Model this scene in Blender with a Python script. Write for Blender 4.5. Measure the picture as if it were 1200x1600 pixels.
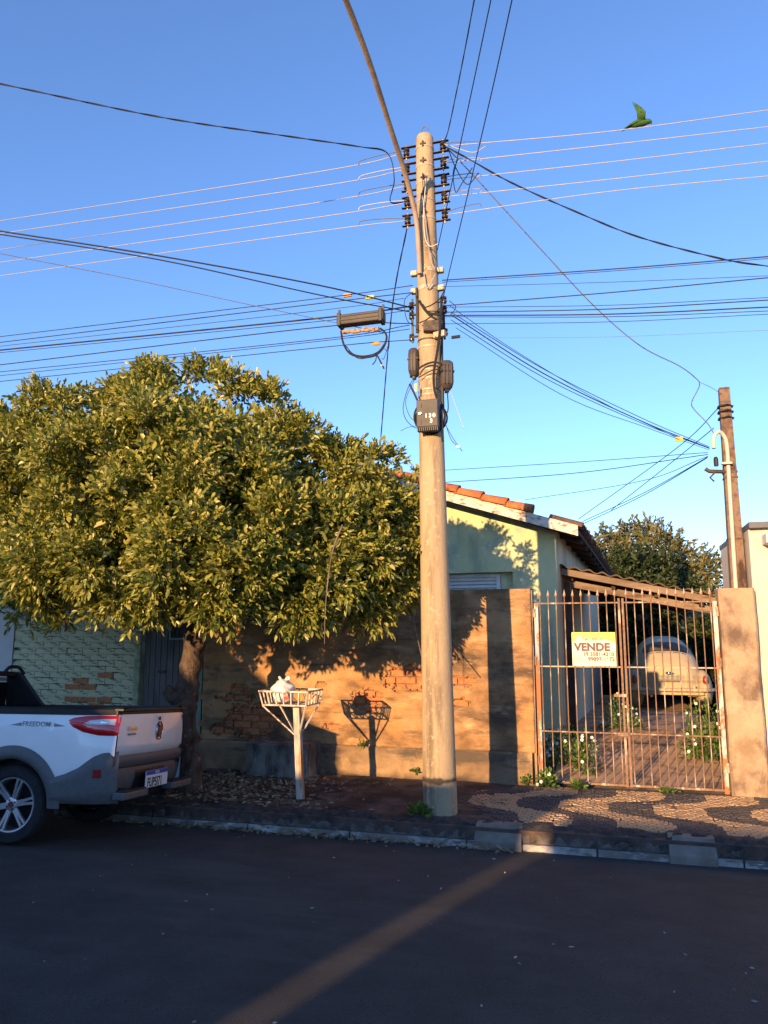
import bpy, bmesh, math, random
import numpy as np
from mathutils import Vector, Matrix
random.seed(7); RNG = np.random.default_rng(7)
S = bpy.context.scene
COL = S.collection
for o in list(bpy.data.objects): bpy.data.objects.remove(o)

# ------------------------------------------------------------------ camera
EYE = Vector((0, 0, 1.65)); F_PX = 1200.0; PITCH = math.radians(9.2); YAW = math.radians(16.1)
fw = Vector((-math.sin(YAW)*math.cos(PITCH), math.cos(YAW)*math.cos(PITCH), math.sin(PITCH)))
rt = Vector((math.cos(YAW), math.sin(YAW), 0)); up = rt.cross(fw)
cd = bpy.data.cameras.new('camera'); cam = bpy.data.objects.new('camera', cd); COL.objects.link(cam)
cd.sensor_fit = 'VERTICAL'; cd.sensor_height = 36; cd.sensor_width = 27; cd.lens = 36*F_PX/1600
cd.clip_start = .05; cd.clip_end = 2000
cam.matrix_world = Matrix(((rt.x, up.x, -fw.x, EYE.x), (rt.y, up.y, -fw.y, EYE.y), (rt.z, up.z, -fw.z, EYE.z), (0, 0, 0, 1)))
S.camera = cam
# ------------------------------------------------------------------ sky, sun, exposure
SUN_EL = math.radians(9.5); SUN_AZ = math.radians(13.5)          # light travels towards +Y, a little to +X
w = bpy.data.worlds.new('World'); S.world = w; w.use_nodes = True
nt = w.node_tree; bg = nt.nodes['Background']
sky = nt.nodes.new('ShaderNodeTexSky'); sky.sky_type = 'NISHITA'; sky.sun_disc = False
sky.sun_elevation = SUN_EL; sky.sun_rotation = math.radians(180+13.5)
sky.altitude = 600; sky.air_density = 1.0; sky.dust_density = .1; sky.ozone_density = 3.8
tint = nt.nodes.new('ShaderNodeMix'); tint.data_type = 'RGBA'; tint.blend_type = 'MULTIPLY'; tint.inputs['Factor'].default_value = 1
tint.inputs['B'].default_value = (1.04, .945, 1.04, 1); nt.links.new(sky.outputs['Color'], tint.inputs['A'])
nt.links.new(tint.outputs['Result'], bg.inputs['Color']); bg.inputs['Strength'].default_value = .15
ld = bpy.data.lights.new('sun', 'SUN'); ld.energy = 3.7; ld.angle = math.radians(.53); ld.color = (1, .62, .28)
sun = bpy.data.objects.new('sun', ld); COL.objects.link(sun)
sd = Vector((math.sin(SUN_AZ)*math.cos(SUN_EL), math.cos(SUN_AZ)*math.cos(SUN_EL), -math.sin(SUN_EL)))
sun.rotation_euler = sd.to_track_quat('-Z', 'Y').to_euler()
S.view_settings.view_transform = 'Standard'; S.view_settings.look = 'None'
S.view_settings.exposure = 1.36; S.view_settings.gamma = 1; S.view_settings.use_curve_mapping = False

# ------------------------------------------------------------------ helpers
def at(px, py, Y):
    """point seen at photo pixel (px, py) standing at street depth Y"""
    d = rt*((px-600)/F_PX) + up*(-(py-800)/F_PX) + fw
    return EYE + d*((Y-EYE.y)/d.y)

def mat(name, cols, scale=6, detail=6, rough=.8, bump=0, bscale=40, metal=0, stretch=(1, 1, 1), spec=.4, ramp=(.35, .65), extra=None, coat=0):
    """procedural material: cols blended by noise; extra = list of (colour, scale, lo, hi, stretch) patches laid over"""
    m = bpy.data.materials.new(name); m.use_nodes = True
    t = m.node_tree; b = t.nodes['Principled BSDF']; L = t.links.new
    b.inputs['Roughness'].default_value = rough; b.inputs['Metallic'].default_value = metal
    b.inputs['Specular IOR Level'].default_value = spec; b.inputs['Coat Weight'].default_value = coat
    tc = t.nodes.new('ShaderNodeTexCoord')
    def noise(sc, st, det=detail, rg=.6, off=0):
        mp = t.nodes.new('ShaderNodeMapping'); mp.inputs['Scale'].default_value = st; mp.inputs['Location'].default_value = (off, off*.7, off*.3)
        L(tc.outputs['Object'], mp.inputs['Vector'])
        n = t.nodes.new('ShaderNodeTexNoise'); n.inputs['Scale'].default_value = sc; n.inputs['Detail'].default_value = det
        n.inputs['Roughness'].default_value = rg; L(mp.outputs['Vector'], n.inputs['Vector']); return n
    if len(cols) == 1: b.inputs['Base Color'].default_value = (*cols[0], 1); out = None
    else:
        n = noise(scale, stretch); r = t.nodes.new('ShaderNodeValToRGB'); L(n.outputs['Fac'], r.inputs['Fac'])
        e = r.color_ramp.elements
        e[0].position, e[1].position = ramp; e[0].color = (*cols[0], 1); e[1].color = (*cols[-1], 1)
        for i, c in enumerate(cols[1:-1]):
            x = e.new(ramp[0]+(ramp[1]-ramp[0])*(i+1)/(len(cols)-1)); x.color = (*c, 1)
        out = r.outputs['Color']
    for i, (c, sc, lo, hi, st) in enumerate(extra or []):
        if lo < .66: lo, hi = lo-.045, hi-.035
        n = noise(sc, st, 8, .65, 3.7*(i+1)); mr = t.nodes.new('ShaderNodeMapRange'); L(n.outputs['Fac'], mr.inputs['Value'])
        mr.inputs['From Min'].default_value = lo; mr.inputs['From Max'].default_value = hi
        mx = t.nodes.new('ShaderNodeMix'); mx.data_type = 'RGBA'; L(mr.outputs['Result'], mx.inputs['Factor'])
        if out: L(out, mx.inputs['A'])
        else: mx.inputs['A'].default_value = (*cols[0], 1)
        mx.inputs['B'].default_value = (*c, 1); out = mx.outputs['Result']
    if out: L(out, b.inputs['Base Color'])
    if bump:
        n = noise(bscale, stretch, 5); bp = t.nodes.new('ShaderNodeBump'); bp.inputs['Strength'].default_value = min(1, bump); bp.inputs['Distance'].default_value = .01*max(1, bump)
        L(n.outputs['Fac'], bp.inputs['Height']); L(bp.outputs['Normal'], b.inputs['Normal'])
    return m

def leafmat(name, cols, trans=.35, rough=.45):
    m = bpy.data.materials.new(name); m.use_nodes = True; t = m.node_tree; b = t.nodes['Principled BSDF']; L = t.links.new
    g = t.nodes.new('ShaderNodeNewGeometry'); r = t.nodes.new('ShaderNodeValToRGB'); L(g.outputs['Random Per Island'], r.inputs['Fac'])
    e = r.color_ramp.elements; e[0].color = (*cols[0], 1); e[1].color = (*cols[-1], 1)
    for i, c in enumerate(cols[1:-1]): x = e.new((i+1)/(len(cols)-1)); x.color = (*c, 1)
    L(r.outputs['Color'], b.inputs['Base Color']); b.inputs['Roughness'].default_value = rough
    if trans:
        tr = t.nodes.new('ShaderNodeBsdfTranslucent'); L(r.outputs['Color'], tr.inputs['Color'])
        mx = t.nodes.new('ShaderNodeMixShader'); mx.inputs['Fac'].default_value = trans
        L(b.outputs['BSDF'], mx.inputs[1]); L(tr.outputs['BSDF'], mx.inputs[2]); L(mx.outputs['Shader'], t.nodes['Material Output'].inputs['Surface'])
    return m

def tag(o, label=None, cat=None, group=None, kind=None):
    if label: o['label'] = label
    if cat: o['category'] = cat
    if group: o['group'] = group
    if kind: o['kind'] = kind
    return o

def empty(name, loc, label=None, cat=None, group=None, rot=(0, 0, 0)):
    o = bpy.data.objects.new(name, None); COL.objects.link(o); o.location = loc; o.rotation_euler = rot; o.empty_display_size = .1
    return tag(o, label, cat, group)

class MB:
    def __init__(s): s.v = []; s.f = []
    def add(s, vs, fs):
        k = len(s.v); s.v += [tuple(x) for x in vs]; s.f += [tuple(i+k for i in f) for f in fs]; return s
    def box(s, c, d, rz=0, M=None):
        c = Vector(c); R = Matrix.Rotation(rz, 3, 'Z') if M is None else M
        vs = [c + R @ Vector((x*d[0]/2, y*d[1]/2, z*d[2]/2)) for z in (-1, 1) for y in (-1, 1) for x in (-1, 1)]
        return s.add(vs, [(0, 2, 3, 1), (4, 5, 7, 6), (0, 1, 5, 4), (2, 6, 7, 3), (0, 4, 6, 2), (1, 3, 7, 5)])
    def bar(s, a, b, wx, wy, upv=(0, 0, 1)):
        a, b = Vector(a), Vector(b); d = (b-a).normalized(); u = Vector(upv)
        if abs(d.dot(u)) > .98: u = Vector((0, 1, 0))
        x = d.cross(u).normalized(); y = x.cross(d).normalized()
        return s.box((a+b)/2, (wx, wy, (b-a).length), M=Matrix((x, y, d)).transposed())
    def tube(s, path, r, n=6, cap=True):
        P = [Vector(p) for p in path]; R = r if isinstance(r, (list, tuple)) else [r]*len(P); k = len(s.v); prev = None
        for i, p in enumerate(P):
            d = (P[min(i+1, len(P)-1)]-P[max(i-1, 0)]).normalized()
            if prev is None:
                prev = d.cross(Vector((0, 0, 1)))
                if prev.length < .05: prev = d.cross(Vector((0, 1, 0)))
            x = (prev - d*prev.dot(d)).normalized(); prev = x; y = d.cross(x)
            for j in range(n):
                a = 2*math.pi*j/n; s.v.append(tuple(p+(x*math.cos(a)+y*math.sin(a))*R[i]))
        for i in range(len(P)-1):
            for j in range(n):
                s.f.append((k+i*n+j, k+i*n+(j+1) % n, k+(i+1)*n+(j+1) % n, k+(i+1)*n+j))
        if cap: s.f.append(tuple(k+j for j in range(n))[::-1]); s.f.append(tuple(k+(len(P)-1)*n+j for j in range(n)))
        return s
    def lathe(s, prof, c=(0, 0, 0), axis='Z', n=24, close=False):
        k = len(s.v); c = Vector(c)
        for r, h in prof:
            for j in range(n):
                a = 2*math.pi*j/n; p = (r*math.cos(a), r*math.sin(a), h)
                if axis == 'Y': p = (p[0], p[2], p[1])
                if axis == 'X': p = (p[2], p[0], p[1])
                s.v.append(tuple(c+Vector(p)))
        for i in range(len(prof)-1):
            for j in range(n):
                q = (k+i*n+j, k+i*n+(j+1) % n, k+(i+1)*n+(j+1) % n, k+(i+1)*n+j)
                s.f.append(q if axis != 'Y' else q[::-1])
        s.f.append(tuple(k+j for j in range(n))); s.f.append(tuple(k+(len(prof)-1)*n+j for j in range(n)))
        return s
    def ell(s, c, r, n=14, m=9, M=None):
        k = len(s.v); c = Vector(c); M = M or Matrix.Identity(3)
        for i in range(1, m):
            t = math.pi*i/m
            for j in range(n):
                a = 2*math.pi*j/n; s.v.append(tuple(c+M@Vector((r[0]*math.sin(t)*math.cos(a), r[1]*math.sin(t)*math.sin(a), r[2]*math.cos(t)))))
        s.v.append(tuple(c+M@Vector((0, 0, r[2])))); s.v.append(tuple(c-M@Vector((0, 0, r[2])))); T = len(s.v)-2
        for i in range(m-2):
            for j in range(n): s.f.append((k+i*n+j, k+(i+1)*n+j, k+(i+1)*n+(j+1) % n, k+i*n+(j+1) % n))
        for j in range(n):
            s.f.append((T, k+j, k+(j+1) % n)); s.f.append((T+1, k+(m-2)*n+(j+1) % n, k+(m-2)*n+j))
        return s
    def prism(s, poly, a, b):
        """poly: list of Vectors of the front outline; extruded by vector b-a offset given as Vector"""
        n = len(poly); k = len(s.v); off = Vector(b)-Vector(a)
        s.v += [tuple(Vector(p)) for p in poly]+[tuple(Vector(p)+off) for p in poly]
        s.f.append(tuple(k+i for i in range(n))); s.f.append(tuple(k+n+i for i in range(n))[::-1])
        for i in range(n): s.f.append((k+i, k+n+i, k+n+(i+1) % n, k+(i+1) % n))
        return s
    def grid(s, P, nu, nv):
        """P[i*nv+j] points"""
        k = len(s.v); s.v += [tuple(p) for p in P]
        for i in range(nu-1):
            for j in range(nv-1): s.f.append((k+i*nv+j, k+(i+1)*nv+j, k+(i+1)*nv+j+1, k+i*nv+j+1))
        return s
    def build(s, name, m, parent=None, smooth=False, bevel=0, local=False, fix=True):
        off = Vector((0, 0, 0)) if (parent is None or local) else wloc(parent)
        me = bpy.data.meshes.new(name)
        me.from_pydata([tuple(Vector(v)-off) for v in s.v], [], s.f)
        if fix:
            b = bmesh.new(); b.from_mesh(me); bmesh.ops.recalc_face_normals(b, faces=b.faces)
            if bevel:
                es = [e for e in b.edges if len(e.link_faces) == 2 and e.calc_face_angle(0) > .6]
                bmesh.ops.bevel(b, geom=es, offset=bevel, segments=2, affect='EDGES', profile=.6, clamp_overlap=True)
            b.to_mesh(me); b.free()
        if smooth:
            me.polygons.foreach_set('use_smooth', [True]*len(me.polygons))
            if smooth != 'all': me.set_sharp_from_angle(angle=math.radians(38))
        me.materials.append(m)
        o = bpy.data.objects.new(name, me); COL.objects.link(o)
        if parent is not None: o.parent = parent
        return o

def wloc(o):
    l = Vector(o.location)
    while o.parent is not None: o = o.parent; l += Vector(o.location)
    return l

def inst(name, mesh, parent, loc, rot=(0, 0, 0), sc=(1, 1, 1)):
    o = bpy.data.objects.new(name, mesh); COL.objects.link(o); o.parent = parent; o.location = loc; o.rotation_euler = rot; o.scale = sc
    return o

def text(name, s, size, m, parent, loc, rot, thick=.0, depth=.001, shear=0, spacing=1.0, xs=1.0, align='LEFT'):
    c = bpy.data.curves.new(name, 'FONT'); c.body = s; c.size = size; c.offset = thick; c.extrude = depth; c.shear = shear; c.space_character = spacing; c.align_x = align
    o = bpy.data.objects.new(name, c); COL.objects.link(o)
    dg = bpy.context.evaluated_depsgraph_get(); me = bpy.data.meshes.new_from_object(o.evaluated_get(dg))
    bpy.data.objects.remove(o); me.materials.clear(); me.materials.append(m)
    q = bpy.data.objects.new(name, me); COL.objects.link(q); q.parent = parent; q.location = loc; q.rotation_euler = rot; q.scale = (xs, 1, 1)
    return q

def fcurve(pts, n=24):
    """smooth curve through points (Catmull-Rom)"""
    P = [Vector(p) for p in pts]; P = [P[0]*2-P[1]]+P+[P[-1]*2-P[-2]]; out = []
    for i in range(1, len(P)-2):
        a, b, c, d = P[i-1:i+3]; k = max(2, n//(len(P)-3))
        for j in range(k):
            t = j/k; out.append(.5*((2*b)+(c-a)*t+(2*a-5*b+4*c-d)*t*t+(3*b-a-3*c+d)*t**3))
    out.append(P[-2]); return out

def leaves(name, C, D, L, Wd, m, parent=None, fold=.25, droop=.15):
    """many leaves in one mesh: C centres (n,3), D directions (n,3), L lengths, Wd widths"""
    n = len(C); D = D/np.linalg.norm(D, axis=1, keepdims=True)
    rnd = RNG.normal(size=(n, 3)); sd_ = np.cross(D, rnd); sd_ /= np.linalg.norm(sd_, axis=1, keepdims=True); nr = np.cross(sd_, D)
    L = L[:, None]; Wd = Wd[:, None]
    base = C; tip = C+D*L - np.array([0, 0, 1.0])*L*droop
    la = C+D*L*.30+sd_*Wd*.45+nr*Wd*fold; lb = C+D*L*.68+sd_*Wd*.42+nr*Wd*fold
    ra = C+D*L*.30-sd_*Wd*.45+nr*Wd*fold; rb = C+D*L*.68-sd_*Wd*.42+nr*Wd*fold
    V = np.stack([base, la, lb, tip, rb, ra], 1).reshape(-1, 3)
    if parent is not None: V = V-np.array(wloc(parent))
    i = np.arange(n)*6; Q = np.stack([np.stack([i, i+1, i+2, i+3], 1), np.stack([i, i+3, i+4, i+5], 1)], 1).reshape(-1)
    me = bpy.data.meshes.new(name); me.vertices.add(n*6); me.vertices.foreach_set('co', V.astype(np.float32).ravel())
    me.loops.add(n*8); me.loops.foreach_set('vertex_index', Q.astype(np.int32)); me.polygons.add(n*2)
    me.polygons.foreach_set('loop_start', np.arange(n*2, dtype=np.int32)*4); me.polygons.foreach_set('loop_total', np.full(n*2, 4, dtype=np.int32))
    me.update(calc_edges=True); me.validate(); me.materials.append(m)
    o = bpy.data.objects.new(name, me); COL.objects.link(o)
    if parent is not None: o.parent = parent
    return o

def unit(n): v = RNG.normal(size=(n, 3)); return v/np.linalg.norm(v, axis=1, keepdims=True)

def crown(blobs, dens, per, llen, lwid, twig, inner=.22, squash=1.0):
    """sprigs over a union of blobs (x,y,z,r): returns leaf centres, directions, lengths, widths"""
    B = np.array(blobs, float); CC = []; DD = []
    for b in B:
        n = int(dens*b[3]**2*12.57); d = unit(n); rr = b[3]*(1.03-np.abs(RNG.normal(size=n))*inner)
        rr *= 1+.13*np.sin(d[:, 0]*7+b[0]*5)*np.sin(d[:, 1]*6+b[1]*3)+.10*np.sin(d[:, 2]*9+b[2]*7)
        p = b[:3]+d*rr[:, None]*np.array([1, 1, squash]); keep = np.ones(n, bool)
        for o in B:
            if o is b or np.allclose(o, b): continue
            keep &= np.linalg.norm(p-o[:3], axis=1) > o[3]*.66
        p = p[keep]; d = d[keep]
        ax = d*.75+unit(len(p))*.5+np.array([0, 0, .30]); ax /= np.linalg.norm(ax, axis=1, keepdims=True)
        CC.append(p); DD.append(ax)
    P = np.concatenate(CC); A = np.concatenate(DD); n = len(P)
    k = np.tile(np.linspace(0, 1, per), n); Pr = np.repeat(P, per, 0); Ar = np.repeat(A, per, 0)
    c = Pr+Ar*(k*twig)[:, None]; dd = Ar*(.35+.9*k**2)[:, None]+unit(n*per)*.75
    c += unit(n*per)*twig*.06
    return c, dd, llen*(.7+.6*RNG.random(n*per)), lwid*(.75+.5*RNG.random(n*per))

# ------------------------------------------------------------------ materials
m_asphalt = mat('asphalt', [(.042, .039, .036), (.054, .050, .046), (.066, .061, .056)], 3, 9, .9, 1.0, 220, extra=[((.012, .012, .013), 150, .57, .66, (1, 1, 1)), ((.12, .115, .11), 170, .67, .72, (1, 1, 1)), ((.038, .036, .034), 1.1, .55, .75, (1, 3, 1)), ((.078, .073, .067), .7, .58, .75, (.5, 2, 1))])
m_soil = mat('soil', [(.042, .031, .025), (.085, .062, .047), (.13, .093, .068)], 5, 9, .95, 1.0, 60, extra=[((.02, .017, .015), 2.2, .5, .62, (1, 1, 1))])
m_pave = mat('pavement_mortar', [(.07, .05, .04), (.12, .08, .06)], 7, 8, .95, .8, 90, extra=[((.035, .03, .028), 3, .55, .65, (1, 1, 1))])
m_stone_l = mat('light_paving_stone', [(.36, .225, .115), (.48, .315, .17), (.42, .27, .14)], 9, 6, .85, .6, 60, extra=[((.12, .085, .065), 4, .58, .68, (1, 1, 1))])
m_stone_d = mat('dark_paving_stone', [(.055, .048, .045), (.095, .08, .072)], 9, 6, .85, .6, 60)
m_kerb = mat('grimy_kerb', [(.035, .031, .028), (.10, .088, .075), (.16, .14, .12)], 11, 9, .95, 1.0, 50)
m_white_paint = mat('worn_white_kerb_paint', [(.46, .45, .43), (.66, .65, .62)], 8, 8, .85, .5, 60, extra=[((.12, .105, .09), 9, .50, .58, (.6, 1, 2)), ((.20, .18, .15), 1.6, .45, .6, (1, 1, 1))])
m_concrete = mat('concrete', [(.15, .125, .10), (.25, .21, .17)], 5, 9, .92, .8, 60, extra=[((.09, .075, .06), 3, .56, .68, (1, 1, .4))])
m_concrete_grey = mat('mouldy_concrete', [(.13, .125, .11), (.27, .26, .235)], 4, 9, .95, .8, 60, extra=[((.045, .045, .042), 5, .5, .64, (1, 1, .35))])
m_pole = mat('pole_concrete', [(.31, .235, .145), (.43, .325, .20), (.37, .28, .175)], 5, 9, .92, .5, 80, stretch=(1, 1, .25), extra=[((.19, .14, .09), 6, .55, .66, (1, 1, .10)), ((.50, .40, .28), 26, .62, .70, (1, 1, 1)), ((.20, .15, .11), 34, .66, .69, (1, 1, 1))])
def stain_band(m, zc, hw, col):
    t = m.node_tree; b = t.nodes['Principled BSDF']; L = t.links.new; src = b.inputs['Base Color'].links[0].from_socket
    tc = t.nodes.new('ShaderNodeTexCoord'); sx = t.nodes.new('ShaderNodeSeparateXYZ'); L(tc.outputs['Object'], sx.inputs[0])
    mp = t.nodes.new('ShaderNodeMapping'); mp.inputs['Scale'].default_value = (1, 1, .5); L(tc.outputs['Object'], mp.inputs['Vector'])
    n = t.nodes.new('ShaderNodeTexNoise'); n.inputs['Scale'].default_value = 11; n.inputs['Detail'].default_value = 8; L(mp.outputs['Vector'], n.inputs['Vector'])
    d = t.nodes.new('ShaderNodeMath'); d.operation = 'SUBTRACT'; L(sx.outputs['Z'], d.inputs[0]); d.inputs[1].default_value = zc
    a = t.nodes.new('ShaderNodeMath'); a.operation = 'ABSOLUTE'; L(d.outputs[0], a.inputs[0])
    k = t.nodes.new('ShaderNodeMapRange'); L(a.outputs[0], k.inputs['Value']); k.inputs['From Min'].default_value = hw*1.6; k.inputs['From Max'].default_value = 0; k.inputs['To Min'].default_value = -.55; k.inputs['To Max'].default_value = .45
    ad = t.nodes.new('ShaderNodeMath'); ad.operation = 'ADD'; L(k.outputs[0], ad.inputs[0]); L(n.outputs['Fac'], ad.inputs[1])
    r = t.nodes.new('ShaderNodeMapRange'); L(ad.outputs[0], r.inputs['Value']); r.inputs['From Min'].default_value = .52; r.inputs['From Max'].default_value = .80; r.inputs['To Max'].default_value = .9
    mx = t.nodes.new('ShaderNodeMix'); mx.data_type = 'RGBA'; L(r.outputs[0], mx.inputs['Factor']); L(src, mx.inputs['A']); mx.inputs['B'].default_value = (*col, 1); L(mx.outputs['Result'], b.inputs['Base Color'])
stain_band(m_pole, .29, .045, (.05, .042, .035))
m_tar = mat('tar_band', [(.06, .05, .042), (.16, .125, .09)], 14, 8, .9, .5, 60, stretch=(1, 1, .5))
m_render = mat('weathered_render', [(.20, .110, .052), (.36, .205, .096), (.46, .275, .14)], 3.2, 10, .95, 1.0, 45, extra=[((.11, .07, .045), 2.3, .53, .68, (.5, 1, 1.4)), ((.54, .27, .10), 1.7, .55, .72, (1, 1, 1)), ((.14, .09, .055), 7, .58, .74, (.35, 1, 1.8)), ((.55, .37, .21), 5, .60, .75, (.5, 1, 1.5))])
m_plinth = mat('plinth_render', [(.19, .12, .07), (.34, .225, .13)], 4, 9, .95, 1.0, 40, extra=[((.10, .075, .055), 2.6, .54, .66, (.4, 1, 1.8)), ((.46, .30, .15), 2, .58, .7, (1, 1, 1))])
m_brick = mat('red_brick', [(.40, .13, .055), (.56, .21, .085), (.47, .17, .07)], 14, 7, .95, .9, 70, extra=[((.24, .12, .07), 7, .58, .70, (1, 1, 1))])
m_greenbrick = mat('green_painted_brick', [(.50, .50, .30), (.60, .58, .37), (.55, .54, .33)], 5, 8, .85, .8, 45, extra=[((.055, .06, .045), 9, .62, .66, (.6, 1, 2)), ((.22, .25, .16), 3, .52, .66, (1, 1, .5))])
m_mortar = mat('green_mortar', [(.47, .47, .28), (.56, .55, .35)], 9, 8, .95, .8, 60, extra=[((.04, .042, .035), 7, .56, .62, (.5, 1, 2))])
m_house = mat('pale_green_paint', [(.50, .53, .30), (.58, .60, .35)], 2.5, 8, .85, .25, 70, extra=[((.22, .37, .33), 1.4, .58, .70, (1, 1, 1)), ((.36, .40, .25), 3.5, .56, .70, (1, 1, .4)), ((.62, .60, .42), 11, .63, .68, (1, 1, 1))])
m_house_side = mat('cream_side_paint', [(.50, .45, .34), (.58, .53, .41)], 2.5, 8, .85, .25, 70, extra=[((.30, .26, .20), 2, .58, .72, (1, 1, .3))])
m_clay = mat('clay_tile', [(.36, .10, .035), (.56, .18, .06), (.47, .14, .05)], 7, 7, .85, .6, 60, extra=[((.10, .05, .035), 6, .58, .68, (1, 1, 1))])
m_clay_dark = mat('dark_clay_tile', [(.07, .045, .035), (.16, .085, .055)], 7, 7, .92, .6, 60)  # eave tiles, darker than the rake tiles
m_barge = mat('weathered_white_board', [(.50, .46, .40), (.66, .62, .55)], 5, 8, .8, .4, 60, stretch=(1, 1, 3), extra=[((.13, .10, .08), 7, .55, .66, (1, 1, 2))])
m_wood_dark = mat('dark_rafter_wood', [(.035, .022, .016), (.075, .045, .03)], 6, 7, .9, .5, 40)
m_wood = mat('weathered_timber', [(.13, .09, .065), (.27, .20, .15)], 6, 8, .9, .7, 40, stretch=(.2, 1, 1), extra=[((.09, .055, .04), 8, .58, .68, (.2, 1, 1))])
m_post_wood = mat('brown_stained_concrete_post', [(.12, .078, .055), (.23, .155, .11), (.17, .115, .08)], 9, 8, .95, .8, 60, extra=[((.5, .42, .33), 28, .70, .73, (1, 1, 1)), ((.06, .035, .028), 5, .58, .68, (1, 1, .4))])
m_shutter = mat('white_shutter_paint', [(.60, .62, .60), (.72, .73, .70)], 6, 6, .55, .15, 60)
m_fibre = mat('fibre_cement_sheet', [(.10, .075, .06), (.18, .14, .11)], 4, 8, .95, .6, 40)
m_cream = mat('cream_render', [(.50, .46, .39), (.58, .53, .45)], 1.5, 6, .8, .12, 120, extra=[((.5, .41, .29), 2, .6, .75, (1, 1, .3))])
m_cornice = mat('painted_cornice', [(.55, .55, .54), (.66, .66, .64)], 4, 6, .7, .15, 60)
m_slate = mat('dark_roof_trim', [(.085, .09, .10), (.13, .135, .15)], 4, 5, .6, .2, 60)
m_pier = mat('stained_pier_render', [(.29, .20, .12), (.43, .31, .20), (.36, .26, .165)], 3, 10, .95, .9, 45, extra=[((.15, .10, .07), 2.0, .50, .62, (1, 1, .8)), ((.47, .36, .25), 1.8, .60, .68, (1, 1, 1))])
m_drive = mat('driveway_concrete', [(.46, .27, .155), (.62, .40, .24)], 4, 9, .95, .7, 50, extra=[((.13, .085, .06), 2.5, .55, .68, (1, 1, 1))])
m_rust = mat('rusty_paint', [(.16, .085, .055), (.26, .16, .105), (.21, .12, .08)], 22, 7, .75, .4, 90, extra=[((.50, .42, .34), 12, .58, .64, (1, 1, .3))])
m_stile = mat('flaking_blue_white_stile', [(.50, .50, .47), (.42, .47, .48)], 7, 7, .7, .4, 90, stretch=(1, 1, .4), extra=[((.45, .15, .055), 5, .52, .56, (1, 1, .5)), ((.30, .40, .47), 4, .60, .64, (1, 1, .4))])
m_spear = mat('pale_gate_paint', [(.40, .34, .26), (.50, .44, .35)], 20, 6, .7, .3, 90, extra=[((.36, .17, .09), 16, .57, .63, (1, 1, 1))])
m_wire = mat('black_cable', [(.012, .012, .013), (.02, .02, .022)], 20, 3, .6)
m_wire_al = mat('aluminium_conductor', [(.38, .365, .35), (.48, .46, .44)], 60, 3, .5, metal=.3)
m_wire_old = mat('faded_grey_cable', [(.10, .10, .105), (.16, .155, .15)], 30, 3, .7)
m_iron = mat('dark_galvanised_iron', [(.045, .035, .03), (.11, .085, .07)], 30, 5, .6, .2, 60, metal=.4)
m_galv = mat('galvanised_band', [(.42, .33, .24), (.55, .45, .34)], 25, 5, .6, .2, 60, metal=.2, extra=[((.22, .10, .05), 20, .60, .68, (1, 1, 1))])
m_porc = mat('dark_glazed_insulator', [(.022, .017, .015), (.045, .032, .027)], 20, 3, .25)
m_armpipe = mat('lamp_arm_steel', [(.30, .21, .15), (.42, .31, .23)], 12, 6, .7, .2, 60, stretch=(1, 1, .3))
m_boxplastic = mat('black_box_plastic', [(.035, .033, .032), (.06, .055, .052)], 8, 5, .55, .1, 80)
m_closure = mat('closure_plastic', [(.05, .042, .038), (.085, .07, .062)], 8, 5, .6, .1, 80)
m_copper = mat('peeled_orange_foil', [(.42, .23, .11), (.58, .36, .19)], 40, 6, .5, .8, 60, extra=[((.08, .05, .035), 25, .55, .62, (1, 1, 1))])
m_yellow = mat('yellow_tag', [(.72, .50, .06)], rough=.5)
m_orange = mat('orange_tag', [(.60, .26, .06)], rough=.5)
m_white = mat('white_marking', [(.78, .77, .74)], rough=.6)
m_conduit = mat('white_pvc', [(.52, .46, .37), (.60, .54, .44)], 8, 5, .45, .05, 60)
m_bark = mat('bark', [(.035, .024, .018), (.085, .058, .042), (.13, .092, .068)], 13, 10, .95, 3.0, 30, stretch=(1, 1, .45), extra=[((.28, .24, .20), 9, .64, .70, (1, 1, 1))])
m_leaf = leafmat('tree_leaf', [(.080, .115, .016), (.19, .22, .032), (.33, .32, .058), (.46, .40, .12)], .28, .36)
m_leaf_far = leafmat('far_tree_leaf', [(.08, .085, .026), (.14, .135, .045), (.20, .18, .07)], .2, .6)
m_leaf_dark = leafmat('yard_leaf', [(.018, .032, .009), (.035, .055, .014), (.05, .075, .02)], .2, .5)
m_leaf_plant = leafmat('flower_plant_leaf', [(.06, .12, .02), (.10, .18, .03), (.16, .24, .04)], .3, .45)
m_petal = mat('white_petal', [(.78, .76, .72)], rough=.6)
m_litter = leafmat('dry_leaf', [(.10, .065, .033), (.22, .15, .075), (.34, .27, .16), (.15, .10, .05), (.30, .26, .18)], 0, .8)
m_gatewood = mat('grey_gate_boards', [(.075, .073, .070), (.14, .135, .13), (.105, .10, .10)], 5, 8, .8, .4, 50, stretch=(1, 1, .2))
m_teal = mat('teal_green_paint', [(.14, .25, .20), (.20, .32, .26)], 6, 6, .7, .2, 60, extra=[((.08, .07, .055), 8, .6, .68, (1, 1, .4))])
m_plainwall = mat('off_white_wall', [(.50, .50, .48), (.58, .57, .55)], 2, 7, .85, .2, 80)
m_sign_y = mat('sign_yellow', [(.74, .78, .10), (.78, .76, .13)], 3, 4, .5)
m_sign_w = mat('sign_cream', [(.74, .72, .52), (.78, .76, .58)], 3, 4, .5)
m_sign_t = mat('sign_brown_letters', [(.13, .055, .075), (.17, .075, .09)], 20, 4, .6)
m_sign_g = mat('sign_grey_letters', [(.22, .21, .15)], rough=.6)
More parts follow.
